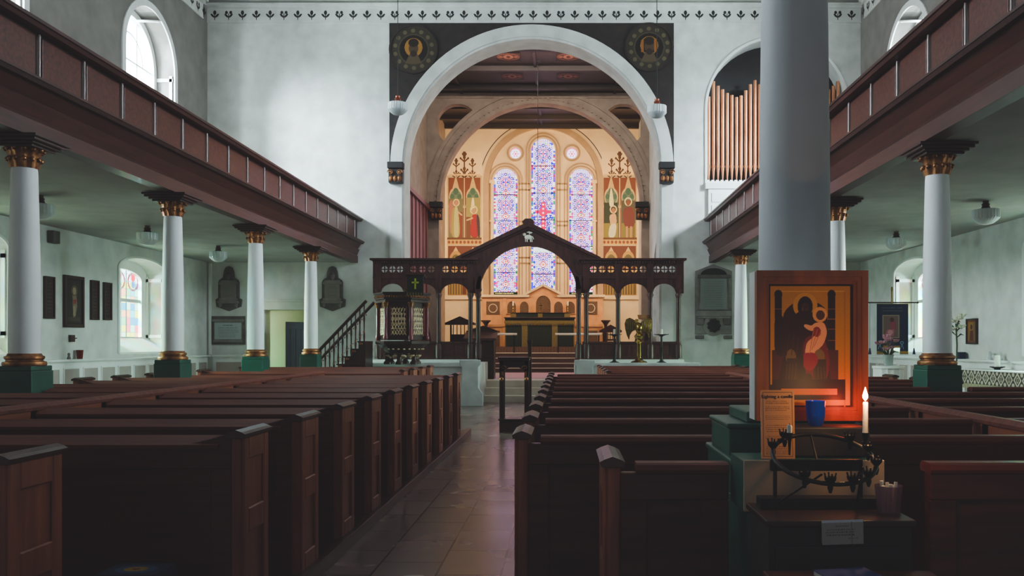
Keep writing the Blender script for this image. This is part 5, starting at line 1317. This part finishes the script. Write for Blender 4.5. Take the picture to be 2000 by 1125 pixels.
# iron candle ring
RX, RZ_, RD, rr = PX(1605,2.8), PZ(893,2.8), 2.78, .162
shelf_z = PZ(1004,2.72)
t = thing('candle_stand', 'black iron candle ring with spiked cups on a small frame', 'candle stand', (RX,RD,shelf_z))
tl = math.radians(22); hz = RZ_-shelf_z
def rp(a, h=0, r=rr): return (r*math.cos(a), r*math.sin(a)*math.cos(tl), hz+h+r*math.sin(a)*math.sin(tl))
MB().tube([rp(2*PI*k/40) for k in range(40)], .0075, 8, True).build('ring', 'iron', t, smooth=60)
for a in (-.32,-.86,-1.28,-1.72,-2.2,2.75,2.2,.75,.25):
    x, y, z = rp(a)
    m = MB().lathe([(.004,z-.028),(.009,z-.012),(.007,z),(.017,z+.012),(.019,z+.022),(.012,z+.016),(.003,z+.01)], x, y, 12)
    for q in range(4): m.tube([(x+.014*math.cos(q*PI/2),y+.014*math.sin(q*PI/2),z+.018),(x+.018*math.cos(q*PI/2),y+.018*math.sin(q*PI/2),z+.034)], .0025, 5)
    m.build('candle_cup', 'iron', t, smooth=50)
m = MB(); fx0, fx1 = -.15, .145
m.box(fx0,fx0+.012,.05,.062,0,hz-.02); m.box(fx1-.012,fx1,.05,.062,0,hz-.02); m.box(fx0-.01,fx1,.05,.066,hz-.05,hz-.012); m.box(fx0-.05,fx1+.05,.02,.085,0,.035)
m.tube([(-.05,-.15,hz-.03),(-.15,.04,.01)], .004, 6); m.tube([(.07,-.15,hz-.03),(.12,.04,.01)], .004, 6)
m.tube([rp(PI*.5,0),(0,.056,hz-.04)], .005, 6)
m.build('frame', 'iron', t, bev=.002)
# candles
cxp, cyp = PX(1690,2.9), 2.9
tcn = thing('candle', 'lit white taper candle in the right of the iron ring', 'candle', (cxp,cyp,PZ(845,2.9)))
chh = PZ(785,2.9)-PZ(845,2.9)
MB().lathe([(.0095,0),(.009,chh*.9),(.0085,chh-.003),(.006,chh)], n=14).build('wax', 'wax', tcn, smooth=40)
MB().cyl((0,0,chh-.002),(0,0,chh+.008),.0012,n=6).build('wick', 'iron', tcn)
MB().lathe([(.0015,chh+.004),(.0085,chh+.014),(.009,chh+.022),(.0045,chh+.036),(.0005,chh+.05)], n=14).build('flame', 'flame', tcn, smooth=60)
tst = thing('candle', 'burnt-down white candle stub at the left of the iron ring', 'candle', (PX(1542,2.88),2.88,PZ(845,2.88)))
MB().lathe([(.009,0),(.0095,.02),(.007,.026)], n=12).build('wax', 'wax', tst, smooth=40); MB().cyl((0,0,.025),(0,0,.032),.001,n=5).build('wick', 'iron', tst)
m = MB().lathe([(.003,-.075),(.006,-.03),(.012,-.005),(.012,0)], n=10); m.build('holder', 'iron', tst, smooth=40)
m = MB().lathe([(.003,-.075),(.006,-.03),(.012,-.005),(.012,0)], n=10); m.build('holder', 'iron', tcn, smooth=40)
# wooden shelf below
t = thing('candle_table', 'dark wooden table holding the candle ring in front of the column', 'table', (PX(1485,2.7),2.62,0))
tw = PX(1785,2.62)-PX(1490,2.62)
MB().box(0,tw,0,.30,shelf_z-.02,shelf_z-.0005).build('table_top', 'wood_dark', t, bev=.004)
m = MB().box(.01,tw-.01,.012,.28,.1,shelf_z-.02); m.box(.03,tw-.03,.004,.012,.14,shelf_z-.08); m.build('cupboard', 'dark_paint', t, bev=.004)
for x in (.01,tw-.05): MB().box(x,x+.04,.012,.05,0,.1).box(x,x+.04,.24,.28,0,.1).build('foot', 'dark_paint', t)
cv = Cv(80,48,120,72,(176,168,158)); cv.rect(0,80,0,5,(232,232,232)); cv.script(24,54,10,14,1,(90,80,76),.9,4); cv.script(6,72,16,32,3,(84,74,70),.9,5); cv.rect(57,58.4,4,48,(120,110,102)); cv.script(50,70,34,39,1,(90,80,74),.8,6)
t = thing('notice_card', 'small white notice card hung on the front edge of the candle table', 'card', (PX(1608,2.6),2.612,PZ(1066,2.6)))  # a printed card hung from the table edge
cv.build('sheet', 'painted', t, (0,-.003,0), (PX(1689,2.6)-PX(1608,2.6),0,.004), (-.002,0,PZ(1018,2.6)-PZ(1066,2.6))); MB().box(0,.125,-.002,.006,.004,.07).build('backing', 'paper', t)
t = thing('candle_cup', 'clear plastic cup of spare candles at the right end of the candle table', 'cup', (PX(1740,2.72),2.74,shelf_z))
MB().lathe([(.035,0),(.043,.088),(.041,.088),(.034,.004)], n=24).build('cup', 'cup_plastic', t, smooth=40)
for k in range(6):
    a = k*1.1; MB().cyl((.016*math.cos(a),.016*math.sin(a),.004),(.022*math.cos(a+.3),.022*math.sin(a+.3),.088+.006*(k%3)),.006,n=8).build('spare_candle', 'wax', t, smooth=40)
t = thing('low_bench', 'dark low bench at the bottom edge below the candle table', 'bench', (PX(1500,2.4),2.2,0))
MB().box(.02,.52,0,.36,.72,.745).build('top', 'wood', t, bev=.006)
for x in (.05,.45): MB().box(x,x+.05,.04,.32,0,.72).build('leg', 'wood_dark', t)
t = thing('booklet', 'blue booklet lying on the low bench at the bottom edge', 'book', (PX(1640,2.4),2.3,.745), .2)
MB().box(0,.16,0,.21,0,.012).build('pages', 'paper', t); MB().box(-.002,.162,-.002,.212,.0121,.0145).build('cover', 'book_blue', t)
t = thing('kneeler', 'blue and gold embroidered kneeler standing between pews at the bottom left edge', 'kneeler', (PX(268,3.85),3.84,.06))
cv = Cv(40,30,60,45,(30,50,84)); cv.ell(20,15,14,10,(60,90,130)); cv.ell(20,15,8,6,(190,150,50)); cv.ell(20,15,3,2,(120,60,40)); cv.build('embroidery', 'painted', t, (-.13,-.10,.352), (.26,0,0), (0,.20,0)); MB().box(-.14,.14,-.11,.11,0,.35).build('cushion', 'cloth_navy', t, bev=.015)

# ------------------------------------------------------------------ sub-parts: pieces that sit on a part
SUB = {'end_cap':'end_panel','abacus':'capital','wick':'wax','flame':'wax','inscription':'slab','shaft_capital':'corner_shaft','embroidery':'cushion',
       'gold_cross':'cloth','fringe':'cloth','niche_moulding':'niche','ring':'square_panel','cover':'pages','candle_cup':'ring','tassel':'cross_bar',
       'arch_moulding':'gable','lamb_carving':'gable','gable_coping':'gable','tracery':'frieze','heading':'sheet','lever':'box','drip_pan':'pole','leaf_scroll':'block'}
base = lambda o: o.name.split('.')[0]
for root in [o for o in COL.objects if o.parent is None and o.children]:
    kids = {}
    for c in root.children: kids.setdefault(base(c), []).append(c)
    for ch, pa in SUB.items():
        if ch in kids and pa in kids:
            cs = sorted(kids[ch], key=lambda o: o.name); ps = sorted(kids[pa], key=lambda o: o.name)
            for k, c in enumerate(cs): c.parent = ps[k*len(ps)//len(cs)]

# ------------------------------------------------------------------ lights
def area(name, loc, rot, size, sy, e, c):
    l = bpy.data.lights.new(name, 'AREA'); l.shape = 'RECTANGLE'; l.size = size; l.size_y = sy; l.energy = e; l.color = c
    o = bpy.data.objects.new(name, l); COL.objects.link(o); o.location = loc; o.rotation_euler = rot; return o
for sd, x in (('left',-14.2),('right',12.6)):
    v = Vector(((-9.4 if sd=='left' else 7.8)-x, 18.95-15.0, 7.0-9.6))
    area('daylight_'+sd, (x,15.0,9.6), v.to_track_quat('-Z','Y').to_euler(), 2.2, 2.2, 7500, (.74,.9,1.0))
for sd, x, rz in (('left',XL-3.2,-1),('right',XR+3.2,1)):
    for wy in WY[:2]:
        v = Vector((-rz*3.2, 0, -.9)); area('aisle_daylight_'+sd, (x,wy-.2,3.4), v.to_track_quat('-Z','Z').to_euler(), 1.8, 1.8, 3800, (.70,.95,.93))
def point(name, loc, e, c, r=.02):
    l = bpy.data.lights.new(name, 'POINT'); l.energy = e; l.color = c; l.shadow_soft_size = r
    o = bpy.data.objects.new(name, l); COL.objects.link(o); o.location = loc; return o
warm = (1.0,.74,.42)
area('chancel_lamp_left', (-3.75,27.6,5.6), (PI/2,0,-.35), .4, 2.6, 75, warm)
area('chancel_lamp_right', (2.15,27.6,5.6), (PI/2,0,.35), .4, 2.6, 75, warm)
area('chancel_lamp_top', (-.8,27.7,8.6), (math.radians(60),0,0), 3, .4, 35, warm)
area('chancel_fill_front', (-.8,22.95,9.1), (math.radians(50),0,0), 4, .3, 60, (1,.88,.76))  # unseen fill light, added to brighten the inner arch
point('candle_light', (cxp,cyp-.02,PZ(785,2.9)+.025), 1.3, (1.0,.52,.2), .012)
point('votive_glow', (PX(1668,3.1),3.14,PZ(792,3.1)), .3, (1.0,.10,.04), .02)
point('blue_votive_glow', (PX(1593,3.1),3.1,zt+.105+.05), .04, (.2,.4,1.0), .01)
w = bpy.data.worlds.new('world'); S.world = w; w.use_nodes = True
bg = w.node_tree.nodes.get('Background') or w.node_tree.nodes.new('ShaderNodeBackground')
bg.inputs[0].default_value = (.62,.74,.85,1); bg.inputs[1].default_value = .10
if not w.node_tree.nodes.get('World Output'):
    wo = w.node_tree.nodes.new('ShaderNodeOutputWorld'); w.node_tree.links.new(bg.outputs[0], wo.inputs[0])
S.cycles.use_denoising = True
S.cycles.max_bounces = 8; S.cycles.diffuse_bounces = 5; S.cycles.glossy_bounces = 3
S.cycles.sample_clamp_indirect = 6
S.view_settings.view_transform = 'AgX'
S.view_settings.look = 'AgX - Medium High Contrast'
S.view_settings.exposure = 1.1
S.view_settings.use_curve_mapping = True
S.view_settings.curve_mapping.black_level = (-.011,-.0104,-.011)
